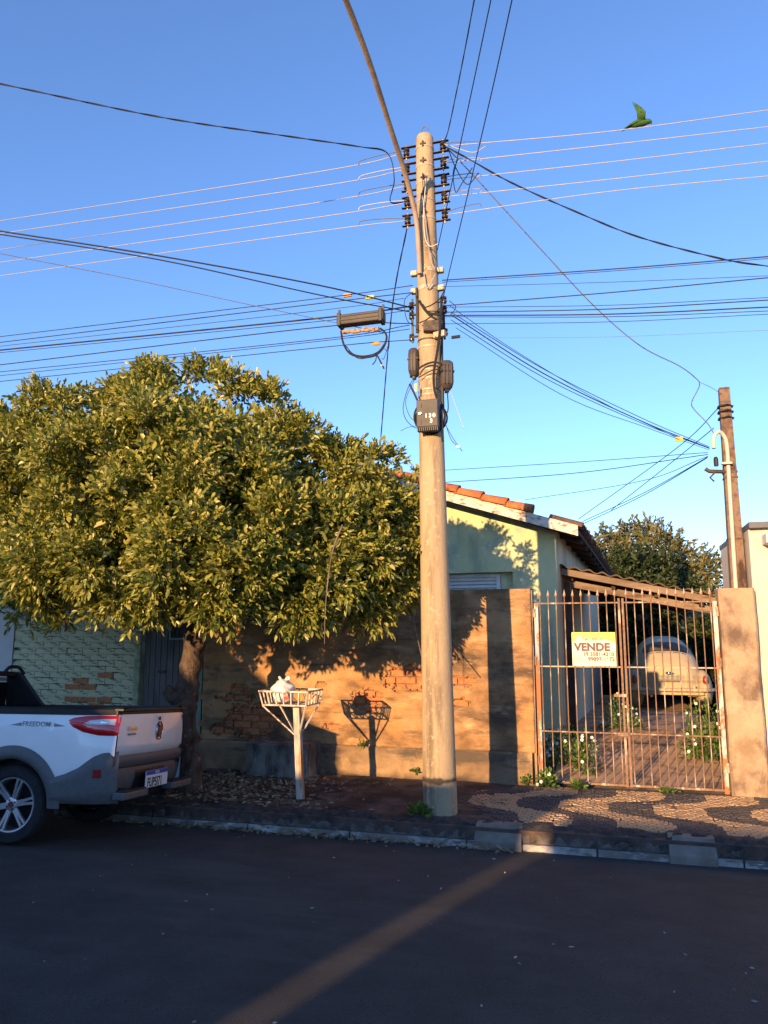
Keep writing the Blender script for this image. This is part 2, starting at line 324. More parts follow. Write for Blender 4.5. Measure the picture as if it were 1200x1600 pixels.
# vehicle
m_car = mat('white_car_paint', [(.74, .72, .69), (.81, .79, .76)], 3, 6, .22, spec=.5, coat=.6)
m_clad = mat('grey_cladding', [(.088, .086, .086), (.11, .106, .104)], 30, 4, .5, .05, 300)
m_blackp = mat('black_plastic', [(.012, .012, .013), (.018, .018, .019)], 20, 4, .5)
m_glass = mat('dark_tinted_glass', [(.008, .009, .011)], rough=.06, spec=.6)
m_tyre = mat('tyre_rubber', [(.014, .014, .015), (.022, .022, .022)], 20, 5, .85, .3, 60)
m_alloy = mat('alloy_rim', [(.55, .55, .56)], rough=.32, metal=.85)
m_darkmetal = mat('dark_underbody', [(.01, .01, .011)], rough=.9)
m_red = mat('red_lens', [(.50, .008, .012)], rough=.12, spec=.6, coat=.8)
m_redd = mat('red_reflector', [(.22, .008, .01)], rough=.2, spec=.6)
m_clear = mat('clear_lens', [(.62, .60, .58)], rough=.10, spec=.7, coat=.8)
m_chrome = mat('chrome', [(.62, .60, .58)], rough=.18, metal=1)
m_plate = mat('plate_white', [(.70, .70, .69)], rough=.45)
m_blue = mat('plate_blue', [(.015, .06, .32)], rough=.45)
m_ink = mat('black_ink', [(.015, .015, .017)], rough=.6)
m_decal = mat('grey_decal', [(.24, .24, .25)], rough=.5)
m_beetle = mat('cream_beetle_paint', [(.44, .35, .21), (.52, .42, .27)], 4, 5, .55, .03, 60, coat=.1)
m_bag = mat('white_plastic_bag', [(.70, .68, .65), (.80, .78, .75)], 14, 6, .4, .6, 26, extra=[((.65, .18, .16), 5, .64, .67, (1, 1, 1))])
m_rackpaint = mat('chipped_white_rack', [(.50, .46, .40), (.62, .58, .51)], 18, 6, .7, .3, 60, extra=[((.26, .12, .06), 14, .58, .64, (1, 1, 1))])
m_bird = mat('green_feather', [(.015, .06, .012), (.045, .12, .018), (.02, .075, .03)], 40, 5, .7, .3, 120)
m_bird_dark = mat('dark_bird_legs', [(.03, .03, .03)], rough=.7)

# ------------------------------------------------------------------ setting: ground, road, pavement, kerb
tag(MB().box((0, 0, -.5), (700, 700, .4)).build('ground', m_soil), kind='structure')
def road_z(Y): return .19*(1-((Y-1.2)/5.18)**2) if Y > -4 else .19*(1-(5.2/5.18)**2)
ys = [-4+i*.26 for i in range(41)]; ys[-1] = 6.42
b = MB(); xs_ = [-60, -30, -15, -8, -4, 0, 4, 8, 15, 30, 60]
b.grid([(x, y, road_z(y)) for x in xs_ for y in ys], len(xs_), len(ys)); tag(b.build('road', m_asphalt, smooth='all'), kind='structure')
pav = tag(MB().box((0, 7.36, -.03), (120, 1.95, .36)).build('pavement', m_pave), kind='structure')          # top z = .15
# bare soil strip on the left half of the pavement, uneven
nx, ny = 120, 26; P = []
for i in range(nx):
    for j in range(ny):
        x = -16+i*(14.9/(nx-1)); y = 6.50+j*(1.80/(ny-1)); e = min(1, (ny-1-j)/2, j/2, (nx-1-i)/6)
        P.append((x, y, .153+e*(.012+.016*math.sin(x*5.1+y*3)*math.sin(y*6.2-x*2)+.012*random.random())))
tag(MB().grid(P, nx, ny).build('soil_verge', m_soil, smooth='all'), kind='structure')
tag(MB().box((0, -5.0, -.03), (120, 2.0, .36)).build('opposite_pavement', m_pave), kind='structure')
tag(MB().box((1.3, 14.2, -.06), (2.0*2+40, 11.7, .46)).build('yard', m_soil), kind='structure')                # z = .17
b = MB().prism([Vector((-.62, y, z)) for y, z in ((8.36, .0), (8.36, .178), (9.4, .25), (10.6, .355), (11.3, .405), (12.0, .41), (14.0, .355), (18.4, .345), (18.4, 0))], (0, 0, 0), (2.02, 0, 0)); drv = tag(b.build('driveway', m_drive, bevel=.01), kind='structure')

kerb = tag(MB().box((0, 6.46, .03), (110, .10, .20)).build('kerb', m_kerb), kind='structure')
kx = -12.0; k = 0
while kx < 8:
    ln = .92+.12*random.random()
    if not (-1.30 < kx+ln/2 < -.6 and False):
        b = MB(); zt = .135+.012*random.random(); y0 = 6.375+.012*random.random()
        n = 26; prof = [(y0, .058), (y0+.004, zt-.03), (y0+.03, zt), (6.53, zt+.012)]
        Pk = [(kx+.006+(ln-.012)*i/(n-1), p[0]+.022*(random.random()-.5)*(q > 0), p[1]+.030*(random.random()-.5)*(q > 0)) for i in range(n) for q, p in enumerate(prof)]
        b.grid(Pk, n, 4); b.build('kerb_stone', m_kerb, kerb, smooth=True)
        b = MB().box((kx+ln/2, 6.402, .020), (ln-.012, .066+.006*random.random(), .062)); b.build('painted_kerb_foot', m_white_paint, kerb, bevel=.006)
    kx += ln
for x0, x1 in ((-1.09, -.72), (.36, .69)):                                                                       # newer kerb blocks
    poly = [Vector((x0, 6.325, -.01)), Vector((x0, 6.325, .062)), Vector((x0, 6.43, .172)), Vector((x0, 6.56, .172)), Vector((x0, 6.56, -.01))]
    MB().prism(poly, (0, 0, 0), (x1-x0, 0, 0)).build('kerb_block', m_concrete, kerb, bevel=.01)
# crumbling dark edge behind the kerb
b = MB(); n = 260; P = []
for i in range(n):
    x = -10+i*.06
    for j, (y, z) in enumerate(((6.395, .128), (6.43, .158), (6.50, .172), (6.60, .160), (6.68, .146))):
        P.append((x, y+.04*(random.random()-.5), z+.040*(random.random()-.5)*(j < 4)))
tag(b.grid(P, n, 5).build('crumbled_edge', mat('crumbled_tar_edge', [(.022, .02, .019), (.075, .062, .052)], 20, 9, .95, 1.2, 60), smooth='all'), kind='structure')

# mosaic paving stones (waves of light stone in dark basalt)
def light(X, Y): return ((X+.25-.27*math.tanh(1.9*math.cos(2*math.pi*(Y-6.76)/1.30)))/.80) % 1 < .55
variants = {}
for key, m in (('l', m_stone_l), ('d', m_stone_d)):
    variants[key] = []; variants[key+'s'] = []
    for v in range(6):
        b = MB(); q = [(-.5, -.5), (.5, -.5), (.5, .5), (-.5, .5)]
        q = [(a*(.86+.12*random.random()), c*(.86+.12*random.random())) for a, c in q]
        b.v = [(x*.060, y*.050, -.01) for x, y in q]+[(x*.054, y*.044, .006) for x, y in q]; b.f = [(4, 5, 6, 7), (0, 1, 5, 4), (1, 2, 6, 5), (2, 3, 7, 6), (3, 0, 4, 7)]
        o = b.build('paving_stone', m, fix=False); variants[key].append(o.data); bpy.data.objects.remove(o)
        b.v = [(x*.5, y*.5, z) for x, y, z in b.v]; o = b.build('paving_stone', m, fix=False); variants[key+'s'].append(o.data); bpy.data.objects.remove(o)
spots = []
y = 6.63; row = 0
while y < 8.22:
    x = -1.40+(row % 2)*.031
    while x < 2.5:
        xx, yy = x+.012*(random.random()-.5), y+.010*(random.random()-.5)
        edge = xx > -1.22+.25*math.sin(yy*4)
        if edge and random.random() > .03:
            quarter = [(xx+dx, yy+dy) for dx in (-.0155, .0155) for dy in (-.013, .013)]
            kinds = [light(*q) for q in quarter]
            if all(kinds) or not any(kinds): spots.append((xx, yy, 'l' if kinds[0] else 'd'))
            else: spots += [(q[0], q[1], 'ls' if k_ else 'ds') for q, k_ in zip(quarter, kinds)]
        x += .062
    y += .052; row += 1
spots.sort(key=lambda s: (s[2] != 'l', (s[0]**2+s[1]**2)))
rest = {'l': MB(), 'd': MB()}
for i, (x, y, key) in enumerate(spots):
    me = random.choice(variants[key]); key = key[0]; rz = (.35 if len(me.vertices) and me in variants[key] else .12)*(random.random()-.5); z = .152+.004*random.random()
    if i < 300: inst('paving_stone', me, pav, (x, y, z), (0, 0, rz))
    else:
        c, s = math.cos(rz), math.sin(rz); rest[key].add([(x+c*v.co.x-s*v.co.y, y+s*v.co.x+c*v.co.y, z+v.co.z) for v in me.vertices], [tuple(p.vertices) for p in me.polygons])
for key, m in (('l', m_stone_l), ('d', m_stone_d)):
    o = rest[key].build('paving_stones', m, pav, fix=False); o['kind'] = 'stuff'

# ------------------------------------------------------------------ across the street (behind the photographer): what shades the road
ax = Vector((-math.sin(SUN_AZ), -math.cos(SUN_AZ), 0))
CX_ = .60
g = empty('gabled_house', (-10.5, -6, 0), 'gabled house across the street behind the photographer', 'house')
prof = [(-14.1, .1), (-7.36, .1), (-7.36, 2.98), (-10.8, 5.75), (-14.1, 3.1)]
MB().prism([Vector((x+CX_, -6, z)) for x, z in prof], (0, 0, 0), ax*9).build('wall', m_plainwall, g)
for p, q in (((-10.8, 5.80), (-6.86, 2.74)), ((-10.8, 5.80), (-14.7, 2.66))):
    MB().prism([Vector((p[0]+CX_, -5.75, p[1])), Vector((q[0]+CX_, -5.75, q[1])), Vector((q[0]+CX_, -5.75, q[1]+.13)), Vector((p[0]+CX_, -5.75, p[1]+.13))], (0, 0, 0), ax*9.4).build('roof', m_clay, g)
tag(MB().box((-25.62+CX_, -5.9, 1.19), (42.7, .18, 2.78)).build('boundary_wall', m_plainwall), 'taller boundary wall across the street behind the photographer', 'wall')
tag(MB().box((13.20+CX_, -5.9, 1.08), (34.5, .18, 2.56)).build('boundary_wall', m_plainwall), 'lower boundary wall across the street behind the photographer', 'wall')

# ------------------------------------------------------------------ rendered brick wall
wall = empty('rendered_wall', (-2.7, 8.4, .15), 'weathered orange rendered boundary wall with bare brick patches behind the pole', 'wall')
WX0, WX1, WZ = -4.60, -.775, 2.15
MB().box(((WX0+WX1)/2, 8.415, 1.15), (WX1-WX0-.01, .19, 1.98)).build('core', mat('wall_core', [(.22, .13, .08), (.32, .2, .12)], 8, 8, .95, .8, 50), wall)
patches = [(at(395, 1125, 8.3), .34, .20), (at(375, 1075, 8.3), .13, .05), (at(635, 1060, 8.3), .27, .13), (at(575, 1095, 8.3), .20, .13), (at(720, 1098, 8.3), .12, .05), (at(372, 1090, 8.3), .24, .05), (at(520, 1135, 8.3), .12, .04),
           (at(800, 1195, 8.3), .10, .13), (at(705, 1060, 8.3), .10, .035), (at(440, 1075, 8.3), .12, .04), (at(500, 1070, 8.3), .09, .04), (at(725, 1065, 8.3), .14, .05), (at(345, 1140, 8.3), .13, .06)]
def hole(x, z):
    for c, rx, rz in patches:
        d = ((x-c.x)/rx)**2+((z-c.z)/rz)**2
        if d+.55*math.sin(x*31+z*17)*math.sin(z*43-x*11)+.25*math.sin(x*90)*math.sin(z*80) < .9: return True
    return False
st = .02; nx = int((WX1-WX0)/st)+1; nz = int((WZ-.47)/st)+1; V = []; Fc = []
for i in range(nx):
    for j in range(nz):
        x = WX0+(WX1-WX0)*i/(nx-1); z = .47+(WZ-.47)*j/(nz-1)
        V.append((x, 8.279-.006*math.sin(x*3+z*2)-.004*math.sin(x*13)*math.sin(z*11)-.004*random.random(), z))
for i in range(nx-1):
    for j in range(nz-1):
        if not hole(WX0+st*(i+.5), .47+st*(j+.5)): Fc.append((i*nz+j, (i+1)*nz+j, (i+1)*nz+j+1, i*nz+j+1))
b = MB(); b.v, b.f = V, Fc; o = b.build('plaster', m_render, wall, smooth='all', fix=False)
md = o.modifiers.new('thick', 'SOLIDIFY'); md.thickness = .034; md.offset = -1
b = MB(); b.box((0, 0, 0), (.215, .05, .062)); bo = b.build('brick', m_brick, bevel=.006); bme = bo.data; bpy.data.objects.remove(bo)
r = 0; z = .50
while z < 2.1:
    x = WX0+.05+(r % 2)*.115
    while x < WX1-.1:
        if any(((x-c.x)/(rx+.16))**2+((z-c.z)/(rz+.07))**2 < 1.15 for c, rx, rz in patches):
            inst('brick', bme, wall, Vector((x, 8.326-.006*random.random(), z))-wall.location, (.03*(random.random()-.5), 0, .02*(random.random()-.5)))
        x += .229
    z += .075; r += 1
# plinth and cap
nx = 150; P = []
for i in range(nx):
    x = WX0+(WX1-.03-WX0)*i/(nx-1)
    for j, (y, z) in enumerate(((8.32, .478), (8.262, .468), (8.252, .45), (8.250, .36), (8.248, .26), (8.246, .17), (8.25, .10))):
        P.append((x, y+.012*(random.random()-.5)*(j > 0)+.006*math.sin(x*9+z*20), z+.010*(random.random()-.5)))
MB().grid(P, nx, 7).build('plinth', m_plinth, wall, smooth='all')
nx = 130; P = []
for i in range(nx):
    x = WX0+(WX1-WX0)*i/(nx-1)
    for j, (y, z) in enumerate(((8.283, 2.135), (8.29, 2.152), (8.40, 2.156), (8.515, 2.150), (8.52, 2.12))):
        P.append((x, y+.006*(random.random()-.5), z+.010*(random.random()-.5)))
MB().grid(P, nx, 5).build('coping', mat('dark_coping', [(.10, .075, .055), (.22, .16, .11)], 7, 9, .95, .9, 50), wall, smooth='all')
MB().box((WX1+.004, 8.405, 1.15), (.02, .215, 1.97)).build('end_render', m_pier, wall, bevel=.004)

# ------------------------------------------------------------------ left: gate of boards, green brick wall, white wall
gw = empty('board_gate', (-5.05, 8.35, .15), 'dark grey gate of vertical boards behind the tree trunk', 'gate')
x = -5.46
while x < -4.75:
    wd = .075+.012*random.random(); MB().box((x+wd/2, 8.36+.006*random.random(), 1.2), (wd-.008, .022, 2.06)).build('board', m_gatewood, gw, bevel=.003); x += wd
for z in (.42, 1.32, 2.12): MB().box((-5.10, 8.385, z), (.72, .03, .06)).build('crossrail', m_gatewood, gw)
fr = MB()
for a, c in (((-5.10, 1.62), (-4.84, 1.62)), ((-5.10, 2.0), (-4.84, 2.0))): fr.bar((a[0], 8.335, a[1]), (c[0], 8.335, c[1]), .02, .025)
for xx in (-5.10, -4.84): fr.bar((xx, 8.335, 1.61), (xx, 8.335, 2.01), .02, .025)
hatch = fr.build('hatch_frame', m_teal, gw)
for i in range(4): MB().bar((-5.05+i*.055, 8.333, 1.62), (-5.05+i*.055, 8.333, 2.0), .010, .010).build('grille_bar', m_iron, gw)
MB().box((-5.20, 8.338, 1.23), (.10, .02, .035)).build('latch', m_iron, gw)
MB().box((-4.665, 8.34, 1.2), (.055, .06, 2.10)).build('gate_post', m_teal, gw, bevel=.004)
MB().box((-4.70, 8.33, .95), (.05, .05, .12)).build('lock_box', m_iron, gw)

gb = empty('painted_brick_wall', (-6.4, 8.4, .15), 'flaking green painted brick wall behind the pickup', 'wall')
MB().box((-6.425, 8.43, 1.40), (1.87, .20, 2.50)).build('mortar', m_mortar, gb)
b = MB().box((0, 0, 0), (.222, .06, .064)); bo = b.build('brick', m_greenbrick, bevel=.007); gme = bo.data; bpy.data.objects.remove(bo)
bare = [(at(120, 1070, 8.3), .08, .02), (at(130, 1076, 8.3), .08, .02), (at(140, 1094, 8.3), .24, .05), (at(161, 1051, 8.3), .05, .03)]
z = .22; r = 0
while z < 2.6:
    x = -7.25+(r % 2)*.116
    while x < -5.55:
        p = (x, 8.3555-.006*random.random(), z+.006*(random.random()-.5)); isb = any(((x-c.x)/(rx+.06))**2+((z-c.z)/(rz+.03))**2 < 1 for c, rx, rz in bare)
        o = inst('brick', bme if isb else gme, gb, Vector(p)-gb.location, (.05*(random.random()-.5), .02*(random.random()-.5), .03*(random.random()-.5)))
        if isb: o.location.y -= .004
        x += .232
    z += .0735; r += 1
MB().box((-5.52, 8.40, 1.40), (.08, .21, 2.52)).build('pilaster', m_greenbrick, gb, bevel=.008)
lw = empty('white_wall', (-10.5, 8.45, .15), 'plain off-white wall at the left edge behind the pickup cab', 'wall')
MB().box((-11.4, 8.42, 1.5), (8.05, .2, 2.72)).build('wall', m_plainwall, lw)
MB().box((-11.4, 8.40, 2.92), (8.1, .28, .10)).build('coping', m_concrete, lw, bevel=.01)

# ------------------------------------------------------------------ green gabled house
HR = -3*math.pi/180
H = empty('gabled_green_house', (-.60, 10.0, .15), 'pale green gabled house with clay roof tiles behind the wall', 'house', rot=(0, 0, HR))
def hb(mb, n, m, par=None, **k): return mb.build(n, m, par or H, local=True, **k)
SL = .325; HW = 4.5; HD = 8.0; EZ = 2.86          # local: corner at x=0; house spans x -5.6..0; y 0..8; wall top at the corner z=EZ
def gz(x): return EZ + SL*min(-x, HW+x)
ox0, ox1, oz0, oz1 = -2.25, -.56, 1.0, 2.325     # window opening
def gw_(pts): return MB().prism([Vector((x, 0, z)) for x, z in pts], (0, 0, 0), (0, .18, 0))
hb(gw_([(ox1, 0), (0, 0), (0, gz(0)), (ox1, gz(ox1))]), 'wall', m_house)
hb(gw_([(ox0, 0), (ox1, 0), (ox1, oz0), (ox0, oz0)]), 'wall', m_house)
hb(gw_([(ox0, oz1), (ox1, oz1), (ox1, gz(ox1)), (ox0, gz(ox0))]), 'wall', m_house)
hb(gw_([(-HW, 0), (ox0, 0), (ox0, gz(ox0)), (-HW/2, gz(-HW/2)), (-HW, gz(-HW))]), 'wall', m_house)
hb(MB().box((-.09-.003, HD/2+.09, EZ/2), (.18, HD-.19, EZ-.01)), 'side_wall', m_house_side)
hb(MB().box((-HW+.09, HD/2+.09, EZ/2), (.18, HD-.19, EZ-.01)), 'side_wall', m_house_side)
# window with louvred shutters
win = hb(MB().box((ox1-.085, .115, (oz0+oz1)/2), (.165, .05, oz1-oz0-.01)), 'window_infill', m_house)
win = hb(MB().box(((ox0+ox1-.17)/2, .150, (oz0+oz1)/2), (ox1-.17-ox0, .02, oz1-oz0-.01)), 'window', m_darkmetal)
for (a, c) in ((ox0, -1.50), (-1.49, ox1-.175)):
    f = MB()
    for xx in (a+.03, c-.03): f.box((xx, .10, (oz0+oz1)/2), (.055, .04, oz1-oz0-.02))
    for zz in (oz0+.04, oz1-.03): f.box(((a+c)/2, .10, zz), (c-a-.115, .038, .045))
    hb(f, 'shutter_frame', m_shutter, win, bevel=.003)
    z = oz1-.075
    while z > oz0+.08:
        hb(MB().box(((a+c)/2, .098, z), (c-a-.118, .008, .052), M=Matrix.Rotation(math.radians(-32), 3, 'X')), 'slat', m_shutter, win); z -= .047
hb(MB().box(((ox0+ox1)/2, -.01, oz1+.018), (ox1-ox0+.04, .03, .03)), 'lintel', m_house)
# roof: two slabs, barge boards, rake tiles, eave tiles, rafters
OH = .30; FO = .42
for sgn in (1, -1):
    def X(d): return -d if sgn > 0 else -HW+d       # d: distance in from the side wall
    def rz(d): return EZ+.02+SL*d
    pts = [(X(-OH), rz(-OH)), (X(HW/2), rz(HW/2)), (X(HW/2), rz(HW/2)+.05), (X(-OH), rz(-OH)+.05)]
    roof = hb(MB().prism([Vector((x, -FO+.03, z)) for x, z in pts], (0, 0, 0), (0, HD+FO+.3, 0)), 'roof', m_wood_dark)
    bb = [(X(-OH-.02), rz(-OH)-.075), (X(HW/2), rz(HW/2)-.075), (X(HW/2), rz(HW/2)+.055), (X(-OH-.02), rz(-OH)+.055)]
    hb(MB().prism([Vector((x, -FO, z)) for x, z in bb], (0, 0, 0), (0, .028, 0)), 'barge_board', m_barge, roof)
    # rake tiles: overlapping half-round tiles up the slope
    n = 6; Lt = .36; a = math.atan(SL)
    for i in range(n):
        d0 = .24+i*.315; mb = MB(); nn = 8; P = []
        for u, rr in ((0, .112), (Lt*.5, .102), (Lt, .094)):
            for j in range(nn+1):
                t = math.pi*j/nn; P.append((u, -math.cos(t)*rr*1.1, math.sin(t)*rr))
        mb.grid(P, 3, nn+1)
        P2 = [Vector(p) for p in mb.v]; mb.v = []
        for p in P2:
            u = d0+p.x*math.cos(a)-(p.z+.012*(1-p.x/Lt))*math.sin(a); zz = rz(0)+.055+(d0*SL)+p.x*math.sin(a)+(p.z+.016*(1-p.x/Lt))*math.cos(a)
            mb.v.append((X(u), -FO+.06+p.y, zz))
        o = hb(mb, 'rake_tile', m_clay, roof, smooth=True); md = o.modifiers.new('thick', 'SOLIDIFY'); md.thickness = .014; md.offset = -1
    # eave tile ends
    mb = MB(); nn = 6; P = []
    for u in (0, .42):
        for j in range(nn+1):
            t = math.pi*j/nn; P.append((u, -math.cos(t)*.085, math.sin(t)*.07))
    mb.grid(P, 2, nn+1); eo = mb.build('eave_tile', m_clay_dark, local=True, smooth=True); eme = eo.data; bpy.data.objects.remove(eo)
    for i in range(34):
        o = inst('eave_tile', eme, roof, (X(-OH-.05-.02*random.random()), -FO+.17+i*.236, rz(-OH)+.035+.02*random.random()), (0, -a, 0) if sgn > 0 else (0, -a, math.pi)); o.scale = (-1 if sgn > 0 else -1, 1, 1)
        if sgn > 0: o.rotation_euler = (0, a, 0)
    for i in range(10):
        y = -.30+i*.82
        hb(MB().prism([Vector((X(-OH+.01), y, rz(-OH)-.075)), Vector((X(.6), y, rz(.6)-.075)), Vector((X(.6), y, rz(.6)-.002)), Vector((X(-OH+.01), y, rz(-OH)-.002))], (0, 0, 0), (0, .055, 0)), 'rafter', m_wood_dark, roof)

# ------------------------------------------------------------------ carport
cp = empty('lean_to_carport', (.35, 10.6, .18), 'low sloping carport roof of old timber beyond the spear gate', 'carport')
A, B_ = at(873, 892, 10.5), at(1118, 939, 10.5); 
MB().bar(A, B_+Vector((.02, 0, 0)), .055, .085).build('front_beam', m_wood, cp, bevel=.005)
A2, B2 = at(886, 911, 10.75), at(1118, 955, 10.75)
MB().bar(A2, B2, .06, .09).build('second_beam', m_wood, cp, bevel=.005)
n = 90; P = []
for i in range(n):
    t = i/(n-1)
    for y in (10.40, 12.5, 14.6):
        q = A.lerp(B_, t); P.append((q.x, y, q.z+.075+.018*math.sin(t*2*math.pi*11)))
o = MB().grid(P, n, 3).build('roof_sheet', m_fibre, cp, smooth='all'); md = o.modifiers.new('thick', 'SOLIDIFY'); md.thickness = .008
for i in range(3):
    y = 11.6+i*1.3; MB().bar(A+Vector((0, y-10.5, -.02)), B_+Vector((0, y-10.5, -.02)), .05, .08).build('purlin', m_wood_dark, cp)
for i in range(4):
    q = A.lerp(B_, .08+i*.28); MB().bar((q.x, 10.62, q.z+.005-.06), (q.x, 14.4, q.z+.005-.06), .05, .07).build('rafter', m_wood_dark, cp)
MB().box((-.50, 10.62, 1.28), (.09, .09, 2.2)).build('post', m_wood_dark, cp, bevel=.004)

# ------------------------------------------------------------------ right neighbour
NB = empty('cream_neighbour_house', (4.5, 9.3, .15), 'cream rendered flat-fronted house at the right edge behind the meter post', 'house')
MB().prism([Vector((1.405, 8.42, .1)), Vector((9, 8.42, .1)), Vector((9, 8.42, 2.72)), Vector((1.405, 8.42, 2.72))], (0, 0, 0), (0, 2.0, 0)).build('wall', m_cream, NB)
MB().prism([Vector((1.40, 8.32, 2.722)), Vector((1.40, 10.5, 2.722)), Vector((1.40, 10.5, 2.78)), Vector((1.40, 8.32, 2.78))], (0, 0, 0), (7.6, 0, 0)).build('roof_trim', m_slate, NB)
MB().box((5.52, 8.30, 2.60), (8.0, .235, .10)).build('cornice', m_cornice, NB, bevel=.012)
MB().box((5.56, 8.36, 2.50), (7.9, .115, .09)).build('cornice_bed', m_cornice, NB, bevel=.012)
MB().box((1.49, 10.95, 1.08), (.16, 1.0, 1.9)).build('yard_wall', m_cream, NB)

# ------------------------------------------------------------------ pier, meter post
pr = empty('gate_pier', (1.23, 8.36, .15), 'stained concrete gate pier at the right end of the spear gate', 'pier')
n = 26; P = []
for i in range(n):
    z = .12+(2.12-.12)*i/(n-1)
    for (x, y) in ((1.065, 8.53), (1.065, 8.27), (1.085, 8.25), (1.23, 8.245), (1.375, 8.25), (1.395, 8.27), (1.395, 8.53), (1.065, 8.53)):
        P.append((x+.003*math.sin(z*7+y*20)+.003*(random.random()-.5), y+.003*math.sin(z*5+x*14)+.003*(random.random()-.5), z))
bm_ = MB().grid(P, n, 8); k0 = (n-1)*8; bm_.f.append(tuple(k0+j for j in range(7))); bm_.build('shaft', m_pier, pr, smooth=True)
mp = empty('meter_post', (1.31, 8.66, .15), 'tapered brown service-entry post with white conduit beside the cream house', 'post')
tp = MB(); 
for (z, h_) in ((.12, .095), (4.29, .052)): tp.v += [(1.31+sx*h_, 8.66+sy*h_, z) for sx, sy in ((-1, -1), (1, -1), (1, 1), (-1, 1))]
tp.f = [(0, 1, 5, 4), (1, 2, 6, 5), (2, 3, 7, 6), (3, 0, 4, 7), (4, 5, 6, 7)]; tp.build('shaft', m_post_wood, mp, bevel=.006)
cpath = fcurve([(1.265, 8.535, .6), (1.27, 8.55, 2.0), (1.285, 8.58, 3.2), (1.29, 8.585, 3.62), (1.265, 8.57, 3.74), (1.215, 8.54, 3.78), (1.165, 8.52, 3.73), (1.15, 8.51, 3.60)], 60)
MB().tube(cpath, .021, 10).build('conduit', m_conduit, mp, smooth=True)
for z in (2.65, 3.30, 3.36): 
    h_ = .095-.043*(z-.12)/4.17+.006; MB().box((1.31, 8.66, z), (2*h_, 2*h_, .018)).build('strap', m_iron, mp)
MB().box((1.27, 8.555, 3.44), (.10, .06, .02)).build('clip', m_conduit, mp)
MB().lathe([(.022, 0), (.024, .02), (.024, .08), (.015, .1)], (1.17, 8.57, 3.42), n=10).build('clamp', m_blackp, mp)
bkt = MB().tube([(1.25, 8.6, 3.36), (1.10, 8.58, 3.37), (1.06, 8.58, 3.40)], .022, 7); bkt.tube([(1.16, 8.57, 3.36), (1.10, 8.56, 3.30), (1.14, 8.58, 3.26)], .010, 6); bkt.build('rack', m_iron, mp)
for z in (3.95, 4.02, 4.08): MB().tube([(1.31+.075*math.cos(t*.7), 8.66+.075*math.sin(t*.7), z+.006*math.sin(t*3)) for t in range(10)], .010, 5).build('wire_wrap', m_wire, mp)

# ------------------------------------------------------------------ spear gate, two leaves
b = MB(); b.lathe([(.0045, 0), (.007, .012), (.016, .022), (.012, .04), (.001, .088)], n=8); so = b.build('spear_tip', m_spear, smooth=True); sme = so.data; bpy.data.objects.remove(so)
zr = [(1.995, .010), (1.341, .009), (.684, .009), (.185, .014)]
def leaf_(name, x0, x1, label, nb, hinge_left):
    root = empty(name, (x0, 8.35, .17), label, 'gate', 'leaves of the spear gate')
    for z, rr in zr: MB().bar((x0, 8.35, z), (x1, 8.35, z), rr*2, rr*1.4).build('rail', m_rust if z != 1.341 else m_spear, root)
    for i in range(nb):
        x = x0+(x1-x0)*(i+.6)/(nb+.2); j = .006*(random.random()-.5); top = 2.055
        bar = MB().tube([(x, 8.338, .178), (x+j, 8.337, 1.1), (x+j*.5, 8.338, top)], .0056, 6).build('bar', m_rust, root, smooth=True)
        q = inst('spear_tip', sme, bar, Vector((x+j*.5, 8.338, top-.006))-root.location, (0, .06*(random.random()-.5), 0))
    hx, cx = (x0+.008, x1-.012) if hinge_left else (x1-.008, x0+.012)
    MB().bar((hx, 8.352, .15), (hx, 8.352, 2.0), .042, .035).build('hinge_stile', m_stile, root, bevel=.003)
    MB().bar((cx, 8.352, .165), (cx, 8.352, 2.04), .022, .03).build('closing_stile', m_rust, root, bevel=.003)
    for z in (.35, 1.35, 1.85): MB().lathe([(.016, 0), (.016, .09)], (hx+(-.02 if hinge_left else .02), 8.335, z), n=8).build('hinge', m_rust, root)
    return root
gl = leaf_('gate_leaf', -.735, .128, 'left leaf of the rusty spear-topped gate, carrying the sale sign', 10, True)
gr_ = leaf_('gate_leaf', .142, 1.04, 'right leaf of the rusty spear-topped gate, in front of the old car', 11, False)
MB().box((.10, 8.325, .68), (.10, .03, .035)).build('latch', m_rust, gr_); MB().box((.09, 8.322, 1.06), (.13, .02, .028)).build('bolt', m_rust, gr_)
sg = empty('sale_sign', (-.152, 8.315, 1.35), 'yellow and cream VENDE sale sign hung on the gate', 'sign')
MB().box((-.152, 8.318, 1.521), (.434, .004, .342)).build('panel', m_sign_w, sg)
b = MB(); n = 20
P = []
for i in range(n):
    t = i/(n-1); x = -.369+.434*t; zb = 1.691-.095+.05*math.sin(t*math.pi)*.9-.012*t
    P += [(x, 8.3150, zb), (x, 8.3150, 1.6915)]
b.grid(P, n, 2).build('yellow_band', m_sign_y, sg, fix=False)
FR = (math.pi/2, 0, 0)
b = MB(); 
for k_, (cx, rx, rz_) in enumerate(((-.275, .055, .02), (-.262, .045, .013))): b.ell((cx, 8.3145, 1.632+k_*.006), (rx, .0008, rz_), 16, 6)
b.build('logo_swoosh', m_sign_w, sg, smooth=True)
def st_(n_, s_, size, m, x, z, th, **k): text(n_, s_, size, m, sg, Vector((x, 8.3138, z))-sg.location, FR, th, .0006, **k)
st_('brand_lettering', 'Barcellos', .058, m_sign_g, -.275, 1.612, .0015, shear=.25)
st_('sale_lettering', 'VENDE', .108, m_sign_t, -.345, 1.506, .0055, spacing=1.03, xs=1.02)
st_('phone_lettering', '19 3581-4210', .054, m_sign_t, -.262, 1.452, .0019, xs=1.02)
st_('phone_lettering', '99897-1672', .054, m_sign_t, -.215, 1.402, .0019, xs=1.02)
b = MB().box((-.318, 8.3145, 1.425), (.065, .001, .065)); b.build('logo_block', mat('sign_faded_print', [(.62, .52, .40), (.70, .64, .48)], 60, 2, .6), sg)

